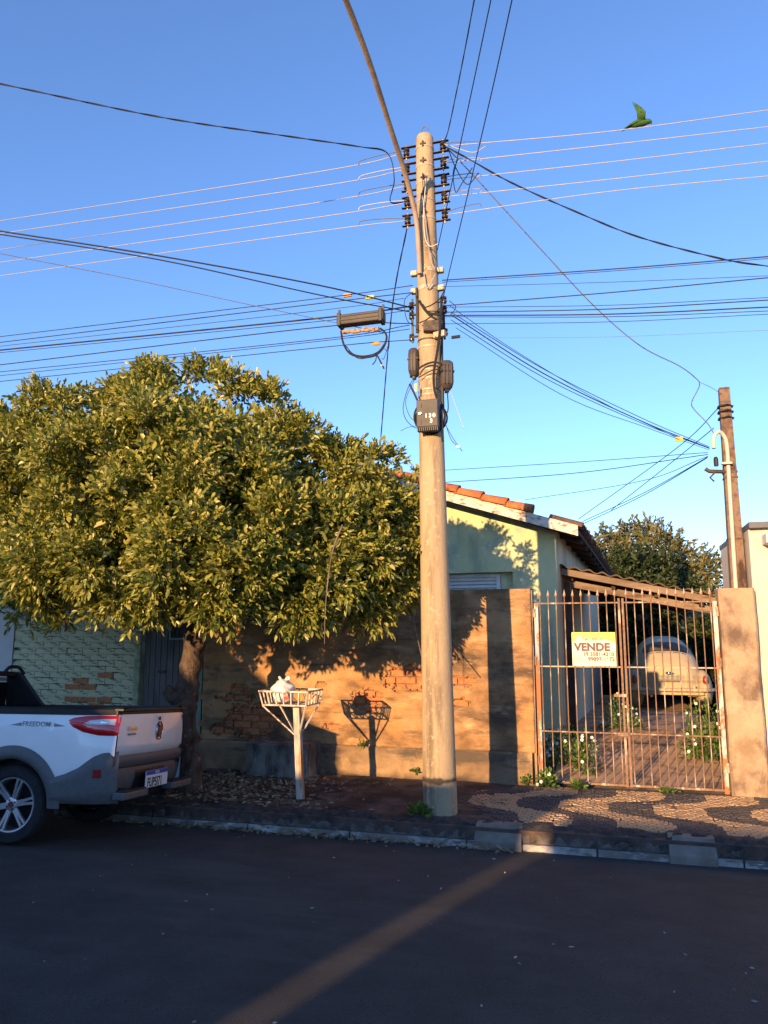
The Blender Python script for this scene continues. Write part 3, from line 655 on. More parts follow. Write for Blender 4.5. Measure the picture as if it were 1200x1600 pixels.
# ------------------------------------------------------------------ utility pole
PX, PY = -1.45, 6.77
pole = empty('utility_pole', (PX, PY, .15), 'tall round concrete utility pole standing at the pavement edge', 'utility pole')
def pr_(z): return .148-.062*(z-.15)/6.4
prof = [(pr_(.05), .05)]+[(pr_(z), z) for z in [.15+.16*i for i in range(40)]]+[(pr_(6.5), 6.52), (pr_(6.5)-.012, 6.545)]
lean = lambda z: -.085*(z/6.5)
b = MB(); b.lathe([(r, z) for r, z in prof], (PX, PY, 0), n=32)
b.v = [(x+lean(z), y, z) for x, y, z in b.v]; b.build('shaft', m_pole, pole, smooth=True)
def pc(z): return Vector((PX+lean(z), PY, z))
def band(z, h, m, name='band', g_=.004):
    MB().lathe([(pr_(z)+.001, z-h/2), (pr_(z)+g_, z-h/2), (pr_(z)+g_, z+h/2), (pr_(z)+.001, z+h/2)], (PX+lean(z), PY, 0), n=24).build(name, m, pole, smooth=True)
for z in (6.40, 6.20, 6.02, 5.83, 5.64): band(z, .022, m_galv)
for z in (5.10, 4.92): 
    band(z, .04, m_galv, 'clamp_band')
    for s_ in (-1, 1): MB().box(pc(z)+Vector((s_*(pr_(z)+.03), -.02, 0)), (.06, .05, .05)).build('clamp_bolt', m_galv, pole, bevel=.006)
for z in (4.56, 4.40, 4.33, 4.10, 4.02, 3.91, 3.86): band(z, .016, m_galv if z != 4.40 else m_iron)
# racks of spool insulators left and right
b = MB().lathe([(.012, -.036), (.030, -.034), (.032, -.014), (.018, -.006), (.018, .006), (.032, .014), (.030, .034), (.012, .036)], n=14); io = b.build('insulator', m_porc, smooth=True); ime = io.data; bpy.data.objects.remove(io)
INS = {-1: [], 1: []}
for z in (6.40, 6.22, 6.04, 5.86, 5.67):
    for s_ in (-1, 1):
        c = pc(z); r_ = pr_(z); xo = .185
        for dz in (-.055, .055): MB().box(c+Vector((s_*(r_+(xo-r_)/2+.02), -.01, dz)), (xo-r_+.07, .034, .007)).build('bracket_strap', m_iron, pole)
        MB().tube([c+Vector((s_*xo, -.01, -.085)), c+Vector((s_*xo, -.01, .072))], .007, 6).build('pin', m_galv, pole)
        p = c+Vector((s_*xo, -.01, 0)); inst('insulator', ime, pole, p-pole.location); INS[s_].append(p)
    q = pc(z)+Vector((0, -pr_(z)-.006, .012)); b = MB().box(q, (.06, .012, .016)); b.box(q, (.016, .02, .06)); b.build('bolt', m_iron, pole, bevel=.003)
for z in (4.78, 4.68, 4.46, 4.12, 4.10):
    for s_ in (-1, 1):
        c = pc(z); r_ = pr_(z); p = c+Vector((s_*(r_+.055), -.03, .01*s_))
        inst('insulator', ime, pole, p-pole.location, sc=(.8, .8, .9)); MB().box(c+Vector((s_*(r_+.035), -.03, 0)), (.09, .03, .012)).build('bracket_strap', m_iron, pole)
for s_ in (-1, 1): MB().bar(pc(4.40)+Vector((s_*.155, -.03, 0)), pc(4.84)+Vector((s_*.15, -.03, 0)), .018, .018).build('rack', m_iron, pole)
MB().box(pc(4.50)+Vector((.05, -.125, 0)), (.15, .07, .10), .2).build('cable_clamp', m_iron, pole, bevel=.008)
MB().box(pc(4.46)+Vector((.125, -.11, -.04)), (.12, .05, .06), -.3).build('cable_clamp', m_galv, pole, bevel=.008)
hk = MB().tube(fcurve([pc(6.53)+Vector((-.03, 0, 0)), pc(6.62)+Vector((-.03, 0, 0)), pc(6.66)+Vector((.01, 0, 0)), pc(6.62)+Vector((.04, 0, 0))], 12), .005, 5); hk.build('top_hook', m_wire_old, pole)
arm = fcurve([at(656, 428, 6.63), at(654, 385, 6.62), at(649, 335, 6.58), at(632, 268, 6.32), at(610, 200, 5.95), at(578, 100, 5.42), at(541, 2, 4.95), at(500, -90, 4.5), at(440, -170, 4.0)], 60)
o = MB().tube(arm, .024, 10).build('lamp_arm', m_armpipe, pole, smooth=True)
lh = arm[-1]; MB().ell(lh+Vector((-.05, -.28, .03)), (.13, .36, .07)).build('lamp_head', m_concrete_grey, pole, smooth=True)
# small jumper wires on the shaft
for pts, r_, m in (([(668, 270), (664, 300), (662, 330), (664, 370), (672, 385), (684, 381)], .005, m_wire_al), ([(660, 305), (672, 400), (680, 420)], .005, m_wire_al),
                 ([(660, 270), (661, 300), (660, 330)], .004, m_wire), ([(664, 342), (667, 380), (676, 400), (681, 418)], .004, m_wire_old), ([(662, 425), (668, 450), (680, 428)], .006, m_wire_al)):
    MB().tube(fcurve([at(x, y, 6.64) for x, y in pts], 16), r_, 5).build('jumper_wire', m, pole)
# cabling strapped down the shaft
for pts, r_, Y in (([(690, 465), (688, 505), (684, 545), (678, 580), (679, 610), (688, 640), (692, 690)], .012, 6.62), ([(690, 480), (690, 560), (692, 640)], .016, 6.70), ([(655, 470), (668, 488), (690, 492)], .013, 6.61), ([(655, 505), (670, 497), (692, 478)], .006, 6.62),
                 ([(650, 580), (660, 572), (676, 566), (690, 568)], .009, 6.62), ([(654, 590), (672, 580), (690, 575)], .005, 6.62), ([(650, 462), (662, 480), (684, 470), (694, 455)], .006, 6.60), ([(652, 520), (652, 480), (651, 450)], .014, 6.70)):
    MB().tube(fcurve([at(x, y, Y) for x, y in pts], 20), r_, 6).build('strapped_cable', m_wire, pole, smooth=True)

# ------------------------------------------------------------------ boxes on the pole
def termbox(c, wd, ht, dp, label, rz, tag_):
    r_ = empty('terminal_box', c, label, 'cable box', rot=(0, 0, rz))
    b = MB(); n = 12; P = []
    prof = [(.55, -.5), (.85, -.42), (1, -.3), (1, .25), (.92, .42), (.6, .5)]
    b.add([], [])
    for k_, h_ in prof:
        for j in range(n+1):
            a = 2*math.pi*j/n; cx = math.copysign(abs(math.cos(a))**.5, math.cos(a)); sy = math.copysign(abs(math.sin(a))**.5, math.sin(a)); P.append((cx*wd/2*k_, sy*dp/2*k_, h_*ht))
    b.grid(P, len(prof), n+1); b.f.append(tuple(range(n))); k0 = (len(prof)-1)*(n+1); b.f.append(tuple(k0+j for j in range(n)))
    b.build('shell', m_closure, r_, smooth=True, local=True)
    for xx in (-.28, 0, .28): MB().box((xx*wd, -dp/2-.002, -.02*ht), (.09*wd, .012, ht*.72)).build('rib', m_closure, r_, local=True, bevel=.003)
    MB().box((0, 0, -.55*ht), (.3*wd, .4*dp, .10*ht)).build('cable_gland', m_blackp, r_, local=True, bevel=.004)
    MB().box((0, 0, .08*ht), (wd*1.03, dp*1.03, .012)).build('seam', m_blackp, r_, local=True)
    return r_
termbox(at(647, 567, 6.72), .10, .27, .13, 'upright black cable box on the left side of the utility pole', 0, 0)
termbox(at(698, 587, 6.72), .12, .27, .15, 'rounded black cable box on the right side of the utility pole', .35, 0)
cb = empty('numbered_cabinet', at(670, 672, 6.58), 'black distribution cabinet numbered 130 3 strapped to the utility pole', 'cabinet')
c0 = at(669.5, 648, 6.585)
shell = MB().box(c0, (.205, .10, .265), .0).build('cabinet_body', m_boxplastic, cb, bevel=.012)
MB().box(c0+Vector((.0, -.052, .002)), (.19, .008, .245)).build('door', m_boxplastic, cb, bevel=.003)
MB().box(c0+Vector((-.065, -.061, .0)), (.03, .02, .022)).build('lock', m_chrome, cb, bevel=.004)
for dz in (.075, -.085): MB().box(c0+Vector((-.055, -.058, dz)), (.008, .010, .035)).build('hinge', m_blackp, cb)
for i in range(11): MB().box(c0+Vector((-.09+i*.018, -.02, -.145)), (.010, .06, .03)).build('cable_port', m_blackp, cb)
for q_, ch in enumerate('130'): text('digit', ch, .052, m_white, cb, c0+Vector((-.022+.036*q_, -.0575, -.042))-cb.location, FR, .002, .0006)
text('digit', '3', .052, m_white, cb, c0+Vector((.024, -.0575, -.092))-cb.location, FR, .002, .0006)
for k_, (rx, rz_, dx) in enumerate(((.138, .150, 0), (.130, .160, .006), (.145, .14, .004))):
    MB().tube([c0+Vector((dx+rx*math.cos(t*.2618), .035+.03*k_+.02*math.cos(t*.26), -.008+rz_*math.sin(t*.2618))) for t in range(25)], .009, 6).build('cable_coil', m_wire, cb, smooth=True)

sp = empty('splice_closure', at(563, 505, 6.45), 'long black cable splice closure hanging on the wires left of the pole', 'splice closure')
a0, a1 = at(528, 503, 6.45), at(601, 494, 6.45); dv = (a1-a0).normalized()
b = MB().bar(a0, a1, .11, .10); b.build('body', m_closure, sp, bevel=.018)
for t in (.06, .94): q = a0.lerp(a1, t); MB().box(q+Vector((0, 0, .0)), (.035, .125, .125)).build('end_clamp', m_blackp, sp, bevel=.006)
for t in (.03, .97): q = a0.lerp(a1, t); MB().bar(q+Vector((0, 0, .03)), q+Vector((0, 0, .115)), .018, .018).build('hanger', m_blackp, sp)
for dz in (-.012, .026): MB().bar(a0.lerp(a1, .1)+Vector((0, -.056, dz)), a0.lerp(a1, .9)+Vector((0, -.056, dz)), .012, .012).build('rib', m_blackp, sp)
l0, l1 = at(536, 519, 6.43), at(592, 514, 6.43)
MB().tube([l0.lerp(l1, t/10)+Vector((0, .006*math.sin(t*5), .005*math.sin(t*3.3))) for t in range(11)], [.020+.006*math.sin(t*2.2) for t in range(11)], 8).build('wrapped_cable', m_copper, sp)
for pts, r_ in (([(533, 517), (536, 535), (546, 552), (565, 558), (584, 556), (597, 546), (604, 530), (602, 520), (594, 513)], .010), ([(540, 540), (552, 553), (570, 556), (590, 550), (602, 535)], .005), ([(545, 548), (560, 560), (580, 558)], .004),
               ([(588, 553), (593, 562), (597, 570), (600, 576)], .008), ([(588, 555), (587, 563), (582, 570)], .005), ([(598, 543), (606, 548), (608, 535), (600, 560), (596, 559)], .003)):
    MB().tube(fcurve([at(x, y, 6.42) for x, y in pts], 30), r_, 6).build('cable_loop', m_wire, sp, smooth=True)
MB().ell(at(588, 537, 6.42), (.045, .012, .017)).build('orange_tag', m_orange, sp, smooth=True)
MB().box(at(597, 571, 6.42), (.018, .012, .014)).build('white_tape', m_white, sp)

# ------------------------------------------------------------------ wires
ords = ['topmost', 'second from top', 'middle', 'fourth from top', 'lowest']
yl = [(245, 268, 345), (270, 291, 365), (293, 316, 390), (317, 339, 410), (340, 361, 431)]
yr = [(235, 206, 172), (261, 227, 198), (284, 254, 224), (307, 281, 252), (331, 300, 275)]
def W(px, py, Y): return at(px, py, Y)
# world points are handed to wire() as vectors
def wire(name, pts, r, m, label, cat='wire', group=None, ext0=0, ext1=0, n=26, twist=0):
    C_ = fcurve([Vector(p) for p in pts], n)
    if ext1: d = (C_[-1]-C_[-2]).normalized(); C_.append(C_[-1]+d*ext1)
    if ext0: d = (C_[0]-C_[1]).normalized(); C_.insert(0, C_[0]+d*ext0)
    b = MB()
    if twist:
        D = []
        for i in range(len(C_)-1):
            k_ = min(60, max(1, int((C_[i+1]-C_[i]).length/.03)))
            for j in range(k_): D.append(C_[i].lerp(C_[i+1], j/k_))
        D.append(C_[-1])
        for s_ in range(2): b.tube([p+Vector((0, math.cos(i*.42+s_*math.pi), math.sin(i*.42+s_*math.pi)))*r*.95 for i, p in enumerate(D)], r, 5)
    else: b.tube(C_, r, 5)
    return tag(b.build(name, m, smooth='all', fix=False), label, cat, group)
for i in range(5):
    e = INS[-1][i]; wire('power_line', [e, W(500, yl[i][1], PY-.01), W(0, yl[i][2], PY-.01)], .0038, m_wire_al, ords[i]+' of the five pale power lines running left from the pole', group='power lines left of the pole', ext1=25)
    e = INS[1][i]; wire('power_line', [e, W(945, yr[i][1], PY-.01), W(1200, yr[i][2], PY-.01)], .0038, m_wire_al, (ords[i]+' of the five pale power lines running right from the pole') if i else 'topmost pale power line right of the pole, with the bird on it', group='power lines right of the pole', ext1=25)
    # armour-grip jumpers beside the insulators
    for s_, dx in ((-1, -1), (1, 1)):
        e = INS[s_][i]; y0 = yl[i] if s_ < 0 else yr[i]
        px2 = 560 if s_ < 0 else 752; t = (640-px2)/140 if s_ < 0 else (px2-692)/253
        yy = (y0[0]+(y0[1]-y0[0])*t)-5
        q = W(px2, yy, PY-.02)
        MB().tube(fcurve([e+Vector((0, -.02, .01)), e.lerp(q, .4)+Vector((0, 0, .03)), e.lerp(q, .92)+Vector((0, 0, .012)), q+Vector((0, 0, -.03))], 16), .004, 5).build('jumper_wire', m_wire_al if i % 2 else m_wire_old, pole)
tl = [(645, 446, 500, 466, 526, .007), (645, 457, 500, 474, 535, .008), (632, 466, 500, 485, 541, .005), (645, 478, 500, 497, 547, .014), (645, 484, 500, 502, 551, .006), (645, 505, 500, 511, 570, .009), (640, 508, 500, 530, 581, .007), (640, 514, 500, 533, 587, .006), (640, 531, 500, 543, 596, .007)]
tn = ['uppermost black telecom cable left of the pole, with the orange tag', 'telecom cable left of the pole with the yellow tag', 'thin third telecom cable from top, left of the pole', 'thickest black telecom cable left of the pole', 'thin telecom cable just under the thickest one, left of the pole',
      'telecom cable left of the pole running at splice closure height', 'third lowest telecom cable left of the pole', 'second lowest telecom cable left of the pole', 'lowest telecom cable left of the pole, just over the tree top']
for i, (x0, y0, x1, y1, y2, r_) in enumerate(tl):
    o = wire('telecom_cable', [W(x0, y0, 6.70), W(x1, y1, 6.62), W(0, y2, 6.62)], r_*.60, m_wire, tn[i], 'cable', 'telecom cables left of the pole', ext1=22)
    for (k_, px_, py_, m_) in ((0, 543, 461, m_orange), (1, 578, 464, m_yellow)):
        if k_ == i: q = W(px_, py_+.5, 6.645); p_ = MB().box(q, (.085, .02, .032)).build('tag', m_, o, bevel=.004)
tr = [(705, 437, 401, .011), (705, 440, 404, .006), (703, 447, 431, .005), (705, 477, 434, .010), (706, 479, 465, .006), (706, 487, 469, .010), (706, 492, 480, .012), (706, 494, 486, .007), (708, 505, 491, .006), (715, 527, 516, .003)]
tn = ['uppermost thick telecom cable right of the pole', 'thin cable hugging the uppermost telecom cable right of the pole', 'thin level cable, third from top among the telecom cables right of the pole', 'black telecom cable rising most steeply right of the pole', 'fifth telecom cable from top right of the pole',
      'sixth telecom cable from top right of the pole', 'thickest black telecom cable right of the pole', 'cable just under the thickest telecom cable right of the pole', 'lowest dark telecom cable right of the pole', 'faint thin cable lowest right of the pole, with black clamp']
for i, (x0, y0, y2, r_) in enumerate(tr):
    sag = 5 if i > 3 else 2
    wire('telecom_cable', [W(x0-14, y0+1, 6.70), W(950, (y0+y2)/2+sag, 6.66), W(1200, y2, 6.64)], r_*.50, m_wire if i not in (9,) else m_wire_old, tn[i], 'cable', 'telecom cables right of the pole', ext1=22)
q = W(709, 527, 6.70); tag(MB().tube([q+Vector((-.02, 0, 0)), q+Vector((.06, 0, .002))], .016, 8).build('cable_clamp', m_blackp), 'small black clamp at the start of the faint cable right of the pole', 'clamp')
wire('street_cable', [W(640, 480, 6.66), W(500, 446, 6.2), W(250, 400, 5.6), W(0, 361, 5.1)], .007, m_wire, 'upper black cable crossing down to the pole from the left', 'cable', ext1=12)
wire('street_cable', [W(640, 487, 6.66), W(500, 461, 6.2), W(250, 406, 5.6), W(0, 366, 5.1)], .006, m_wire, 'lower black cable crossing down to the pole from the left', 'cable', ext1=12)
wire('street_cable', [W(600, 520, 6.64), W(390, 476, 6.1), W(200, 435, 5.7), W(0, 396, 5.3)], .0035, m_wire_old, 'thin grey cable slanting across the upper left sky', 'cable', ext1=12)
wire('twisted_drop', [INS[-1][3]+Vector((0, -.02, 0)), W(610, 315, 6.6), W(616, 280, 6.5), W(605, 239, 6.4), W(560, 229, 6.2), W(450, 213, 5.9), W(250, 183, 5.4), W(0, 131, 4.8)], .0044, m_wire, 'twisted black service drop crossing the sky left of the pole', 'cable', ext1=10, twist=1, n=60)
wire('twisted_drop', [INS[1][0]+Vector((0, -.02, 0)), W(700, 205, 6.3), W(713, 145, 5.7), W(727, 75, 5.1), W(741, 0, 4.6)], .0042, m_wire, 'twisted black service drop rising steeply over the camera from pole top', 'cable', ext1=9, twist=1, n=40)
wire('street_cable', [W(683, 392, 6.72), W(729, 180, 5.3), W(767, 0, 4.4)], .0042, m_wire, 'straight dark cable rising over the camera, nearer the twisted drop', 'cable', ext1=9)
wire('street_cable', [W(691, 471, 6.72), W(760, 180, 5.1), W(800, 0, 4.2)], .0042, m_wire, 'straight dark cable rising over the camera, rightmost of the three', 'cable', ext1=9)
wire('house_drop', [INS[-1][4]+Vector((0, .02, 0)), W(613, 480, 7.6), W(596, 672, 8.8), W(590, 745, 9.4)], .006, m_wire, 'dark cable falling behind the right top of the leafy tree', 'cable', twist=1, n=30)
wire('twisted_drop', [INS[1][0]+Vector((.0, -.02, 0)), W(735, 250, 6.7), W(800, 286, 6.9), W(900, 331, 7.1), W(1000, 371, 7.3), W(1130, 405, 7.5), W(1200, 416, 7.6)], .0052, m_wire, 'thick twisted service drop sweeping right to the frame edge', 'cable', ext1=8, twist=1, n=50)
wire('service_drop', [INS[1][0]+Vector((.02, 0, 0)), W(745, 280, 6.9), W(850, 395, 7.3), W(930, 480, 7.7), W(1000, 540, 8.0), W(1060, 571, 8.3), W(1086, 590, 8.45), W(1093, 602, 8.5), W(1081, 628, 8.5), W(1085, 640, 8.5), W(1106, 662, 8.52), W(1118, 682, 8.54)], .0055, m_wire_old, 'wavy grey service drop descending to the meter post conduit', 'cable', n=70)
wire('guy_wire', [W(1093, 597, 8.5), W(1110, 605, 8.55), W(1128, 616, 8.6)], .003, m_wire_old, 'short thin tie wire at the top of the meter post', 'wire')
drops = [((703, 478), (800, 545), (940, 628), (1060, 685), .005), ((705, 488), (850, 577), (1000, 652), (1108, 698), .006), ((705, 492), (850, 584), (1000, 657), (1108, 700), .009), ((705, 500), (850, 590), (1000, 660), (1109, 701), .006), ((712, 512), (880, 618), (1010, 668), (1108, 703), .005)]
dn = ['uppermost', 'second', 'thickest', 'fourth', 'lowest']
for i, (a_, b_, c_, d_, r_) in enumerate(drops):
    o = wire('service_drop', [W(*a_, 6.70), W(*b_, 7.3), W(*c_, 8.0), W(*d_, 8.56)], r_*.62, m_wire, dn[i]+' of the five black drops from pole to meter post', 'cable', 'drops from the pole to the meter post')
    if i == 3: MB().box(W(1061, 686, 8.3), (.075, .02, .045), .2).build('tag', m_yellow, o, bevel=.004)
back = [((1106, 707), (900, 722), (690, 735), 10.5, .004, 'upper of the level wires between the meter post and the green house'), ((1106, 710), (900, 739), (690, 754), 10.5, .005, 'middle level wire between the meter post and the green house'), ((1106, 713), (1000, 752), (820, 781), 11.5, .004, 'wire sloping from the meter post to behind the roof tiles'),
        ((1106, 714), (1010, 768), (910, 815), 11, .005, 'upper of two parallel wires from meter post to roof eave'), ((1104, 716), (1005, 774), (912, 818), 11, .005, 'lower of two parallel wires from meter post to roof eave'), ((1126, 634), (1060, 698), (904, 811), 11, .005, 'wire from upper meter post crossing down to the roof eave'), ((1115, 669), (1050, 722), (955, 797), 11, .005, 'wire from the conduit mouth sagging to the roof eave')]
for a_, b_, c_, yb, r_, lb in back: wire('house_wire', [W(*a_, 8.58), W(*b_, (8.58+yb)/2), W(*c_, yb)], r_, m_wire, lb, 'wire')
# tangle of loose wire on the pole: each hanging loop
loops = [([(650, 588), (638, 605), (630, 635), (634, 655), (648, 668), (660, 668)], .0035, 'thin wire loop hanging left of the numbered cabinet'), ([(648, 592), (634, 625), (640, 650), (652, 660)], .003, 'inner thin wire loop left of the numbered cabinet'), ([(699, 612), (700, 640), (694, 650)], .006, 'short thick cable tail under the right cable box'),
         ([(704, 612), (716, 645), (725, 670)], .0025, 'faint fibre strand trailing right of the numbered cabinet'), ([(694, 660), (708, 685), (722, 705)], .003, 'dangling wire tail with white tip right of the pole'), ([(694, 655), (704, 685), (714, 697)], .003, 'shorter dangling wire tail right of the pole'), ([(646, 455), (632, 470), (636, 500), (650, 510)], .004, 'loose wire loop left of the telecom rack'),
         ([(702, 470), (712, 480), (704, 492)], .004, 'small wire loop right of the telecom rack'), ([(640, 600), (646, 612), (652, 625)], .010, 'bent black cable with yellow tag above the numbered cabinet'), ([(660, 665), (640, 667), (626, 673)], .0025, 'thin wire end sticking out left below the numbered cabinet'), ([(715, 250), (708, 270), (712, 300), (722, 286), (738, 262)], .005, 'looped jumper cable right of the upper insulators'), ([(700, 232), (712, 262), (730, 288), (748, 270)], .005, 'second looped jumper cable right of the upper insulators'), ([(694, 225), (715, 232), (740, 238), (760, 228)], .004, 'pale jumper wire at the pole top')]
for pts, r_, lb in loops:
    o = wire('loose_wire', [W(x, y, 6.60) for x, y in pts], r_, m_wire if 'pale' not in lb and 'faint' not in lb else m_wire_al, lb, 'wire')
    if 'yellow tag' in lb: MB().box(W(650, 606, 6.585), (.02, .012, .075), .0).build('tag', m_yellow, o)
    if 'white tip' in lb: MB().box(W(716, 698, 6.60), (.03, .02, .02)).build('tip', m_white, o)

# ------------------------------------------------------------------ parakeet on the wire
bp = at(1000, 199, PY-.01); bd = empty('green_parakeet', bp, 'green parakeet with raised wing perched on the top right wire', 'bird'); bd.scale = (.9, .9, .9)
b = MB()
def ring(path, rad, n=10): return MB().tube(path, rad, n)
body = MB().tube([bp+Vector(v) for v in ((-.125, 0, .030), (-.10, 0, .034), (-.06, 0, .042), (-.01, 0, .052), (.03, 0, .050), (.058, 0, .046), (.075, 0, .050), (.092, 0, .046), (.103, 0, .034), (.104, 0, .020))], [.004, .014, .030, .040, .040, .031, .028, .026, .017, .003], 12)
body.build('body', m_bird, bd, smooth='all')
wg = MB()
for k_, (dx, L_) in enumerate(((0, .20), (.012, .185), (.022, .165), (.033, .14), (.044, .115))):
    a_ = bp+Vector((-.005+dx, -.02-.004*k_, .06)); t_ = bp+Vector((-.062+dx*1.75, -.05-.006*k_, .06+L_)); mid = a_.lerp(t_, .5)+Vector((.018, -.01, 0))
    wg.tube([a_, mid, t_], [.015, .013, .003], 6)
wg.build('raised_wing', m_bird, bd, smooth='all')
fw_ = MB().tube([bp+Vector(v) for v in ((.035, -.026, .055), (-.03, -.032, .050), (-.10, -.024, .030), (-.135, -.012, .018))], [.012, .018, .010, .002], 8); fw_.build('folded_wing', m_bird, bd, smooth='all')
tl_ = MB()
for k_ in range(3): tl_.tube([bp+Vector((-.09, .004*(k_-1), .032)), bp+Vector((-.15-.015*k_, .008*(k_-1), .018-.012*k_))], [.010, .003], 6)
tl_.build('tail', m_bird, bd, smooth='all')
for x in (-.045, .0): MB().tube([bp+Vector((x, 0, .026)), bp+Vector((x, 0, .004)), bp+Vector((x+.02, -.004, .003))], .006, 6).build('leg', m_bird_dark, bd)
MB().tube([bp+Vector((.098, 0, .036)), bp+Vector((.112, 0, .028)), bp+Vector((.106, 0, .012))], [.010, .008, .002], 6).build('beak', m_bird_dark, bd, smooth='all')

# ------------------------------------------------------------------ the street tree
tree = empty('leafy_street_tree', (-4.02, 6.95, .15), 'dense round leafy street tree over the pickup', 'tree')
tk = fcurve([(-3.95, 6.95, .10), (-3.99, 6.95, .5), (-4.05, 6.95, .95), (-4.00, 6.93, 1.3), (-3.95, 6.92, 1.65), (-3.90, 6.90, 2.1)], 30)
b = MB(); b.tube(tk, [.135-.03*min(1, i/8)+.018*math.sin(i*1.7)*(i > 2) for i in range(len(tk))], 14)
b.tube(fcurve([(-4.03, 6.95, 1.0), (-4.14, 6.88, 1.07), (-4.21, 6.84, 1.14)], 8), [.09, .09, .085, .08, .08, .075, .07, .065, .06], 10)
b.v = [(x+.010*math.sin(z*37+y*21), y+.010*math.sin(z*29+x*25), z) for x, y, z in b.v]; b.build('trunk', m_bark, tree, smooth='all')
b = MB()
for tgt in ((-5.4, 6.2, 3.0), (-4.6, 6.0, 3.4), (-4.3, 7.2, 3.7), (-3.2, 6.4, 3.3), (-2.6, 6.6, 2.7), (-6.2, 6.6, 2.8), (-3.0, 7.3, 3.0), (-5.2, 7.3, 3.3)):
    s0 = Vector((-3.93, 6.91, 1.75+.3*random.random())); T_ = Vector(tgt); md_ = s0.lerp(T_, .5)+Vector((0, 0, .18)); c_ = fcurve([s0, md_, T_], 14)
    b.tube(c_, [.075*(1-.8*i/(len(c_)-1))+.008 for i in range(len(c_))], 7)
    for q in range(4):
        k_ = 4+q*2; a_ = c_[min(k_, len(c_)-1)]; b.tube([a_, a_+Vector((random.uniform(-.5, .5), random.uniform(-.5, .4), random.uniform(.1, .6)))], [.02, .005], 5)
b.build('limbs', m_bark, tree, smooth='all')
bl = []
for px, py, Y, r_ in ((35, 704, 6.6, .48), (85, 700, 6.4, .44), (130, 690, 6.6, .48), (175, 690, 6.4, .46), (220, 682, 6.6, .50), (262, 684, 6.4, .46), (305, 676, 6.7, .54), (345, 700, 6.6, .46), (385, 694, 6.7, .46), (440, 744, 6.8, .42), (60, 780, 6.1, .46), (160, 765, 5.9, .50), (262, 745, 5.8, .54), (350, 790, 5.95, .48), (430, 835, 6.2, .42), (498, 782, 6.9, .36), (550, 780, 7.1, .26), (598, 768, 7.15, .31), (630, 805, 7.3, .24), (585, 835, 6.9, .36), (515, 868, 6.5, .38),
                      (445, 895, 6.2, .28), (622, 865, 7.2, .26), (10, 850, 6.0, .44), (110, 853, 5.75, .42), (210, 848, 5.7, .44), (300, 862, 5.75, .38), (375, 876, 5.9, .32), (610, 892, 7.1, .24), (560, 900, 6.8, .28), (-80, 745, 6.6, .55), (-110, 850, 6.2, .52), (-190, 790, 6.6, .6),
                      (200, 710, 7.3, .68), (320, 745, 7.3, .60), (440, 815, 7.2, .42), (80, 760, 7.3, .66), (0, 820, 7.2, .6), (300, 830, 7.0, .55), (550, 845, 7.2, .30), (150, 820, 6.8, .68), (400, 840, 6.9, .46), (-120, 790, 7.3, .7),
                      (60, 905, 5.8, .22), (160, 903, 5.75, .22), (255, 908, 5.8, .20), (345, 914, 5.95, .20), (490, 915, 6.4, .22), (555, 932, 6.8, .16)):
    q = at(px, py, Y); bl.append((q.x, q.y, q.z, r_))
tips = [(238, 951, 5.75, .11), (215, 971, 5.75, .07), (92, 951, 5.8, .11), (102, 971, 5.8, .07), (355, 951, 5.95, .10), (352, 971, 5.95, .07), (510, 951, 6.4, .10), (560, 948, 6.8, .09), (600, 926, 6.95, .10), (30, 954, 5.8, .10), (160, 948, 5.8, .09), (300, 941, 5.9, .09), (440, 921, 6.3, .10), (480, 941, 6.3, .08), (640, 891, 7.2, .10), (410, 911, 6.0, .10)]
B = np.array(bl); clumps = []
for b_ in B:
    n_ = int(b_[3]**2*62)+4; d_ = unit(n_); p_ = b_[:3]+d_*(b_[3]*(.74+.34*RNG.random(n_)))[:, None]; keep = np.ones(n_, bool)
    for o_ in B:
        if not np.allclose(o_, b_): keep &= np.linalg.norm(p_-o_[:3], axis=1) > o_[3]*.72
    for p, d in zip(p_[keep], d_[keep]): clumps.append((*p, .10+.14*random.random()**1.5, *d))
for px, py, Y, r_ in tips: q = at(px, py, Y); clumps.append((q.x, q.y, q.z, r_, 0, -.5, -.3))
K = np.array(clumps); SP = []; AX = []
for c in K:
    n_ = int(1350*c[3]**2)+13; d = unit(n_)+c[4:7]*.85+np.array([0, -.10, .22]); d /= np.linalg.norm(d, axis=1, keepdims=True)
    SP.append(c[:3]+d*c[3]*(.55+.55*RNG.random((n_, 1)))); AX.append(d*.8+unit(n_)*.35+np.array([0, 0, .18]))
SP = np.concatenate(SP); AX = np.concatenate(AX); AX /= np.linalg.norm(AX, axis=1, keepdims=True); per = 9; n_ = len(SP)
k_ = np.tile(np.linspace(0, 1, per), n_); A_ = np.repeat(AX, per, 0); tl_len = np.repeat(.075+.085*RNG.random(n_), per)
c_ = np.repeat(SP, per, 0)+A_*(k_*tl_len)[:, None]+unit(n_*per)*.008; d_ = A_*(.45+.8*k_**2)[:, None]+unit(n_*per)*.62
l_ = .061*(.65+.6*RNG.random(n_*per)); w_ = l_*(.36+.12*RNG.random(n_*per))
c2, d2, l2, w2 = crown([(x, y, z, r_*.62) for x, y, z, r_ in bl], 70, 6, .09, .04, .13, .3)
leaves('crown', np.concatenate([c_, c2]), np.concatenate([d_, d2]), np.concatenate([l_, l2]), np.concatenate([w_, w2]), m_leaf, tree, fold=.18)
print('leaves', len(c_), len(c2), 'clumps', len(K))
tw = fcurve([at(535, 820, 5.75), at(520, 860, 5.72), at(512, 910, 5.70), at(508, 960, 5.70), at(507, 1006, 5.70)], 20)
tag(MB().tube(tw, [.007-.0002*i for i in range(len(tw))], 5).build('dry_vine', m_wood), 'bare dry vine hanging from the right side of the tree', 'vine')
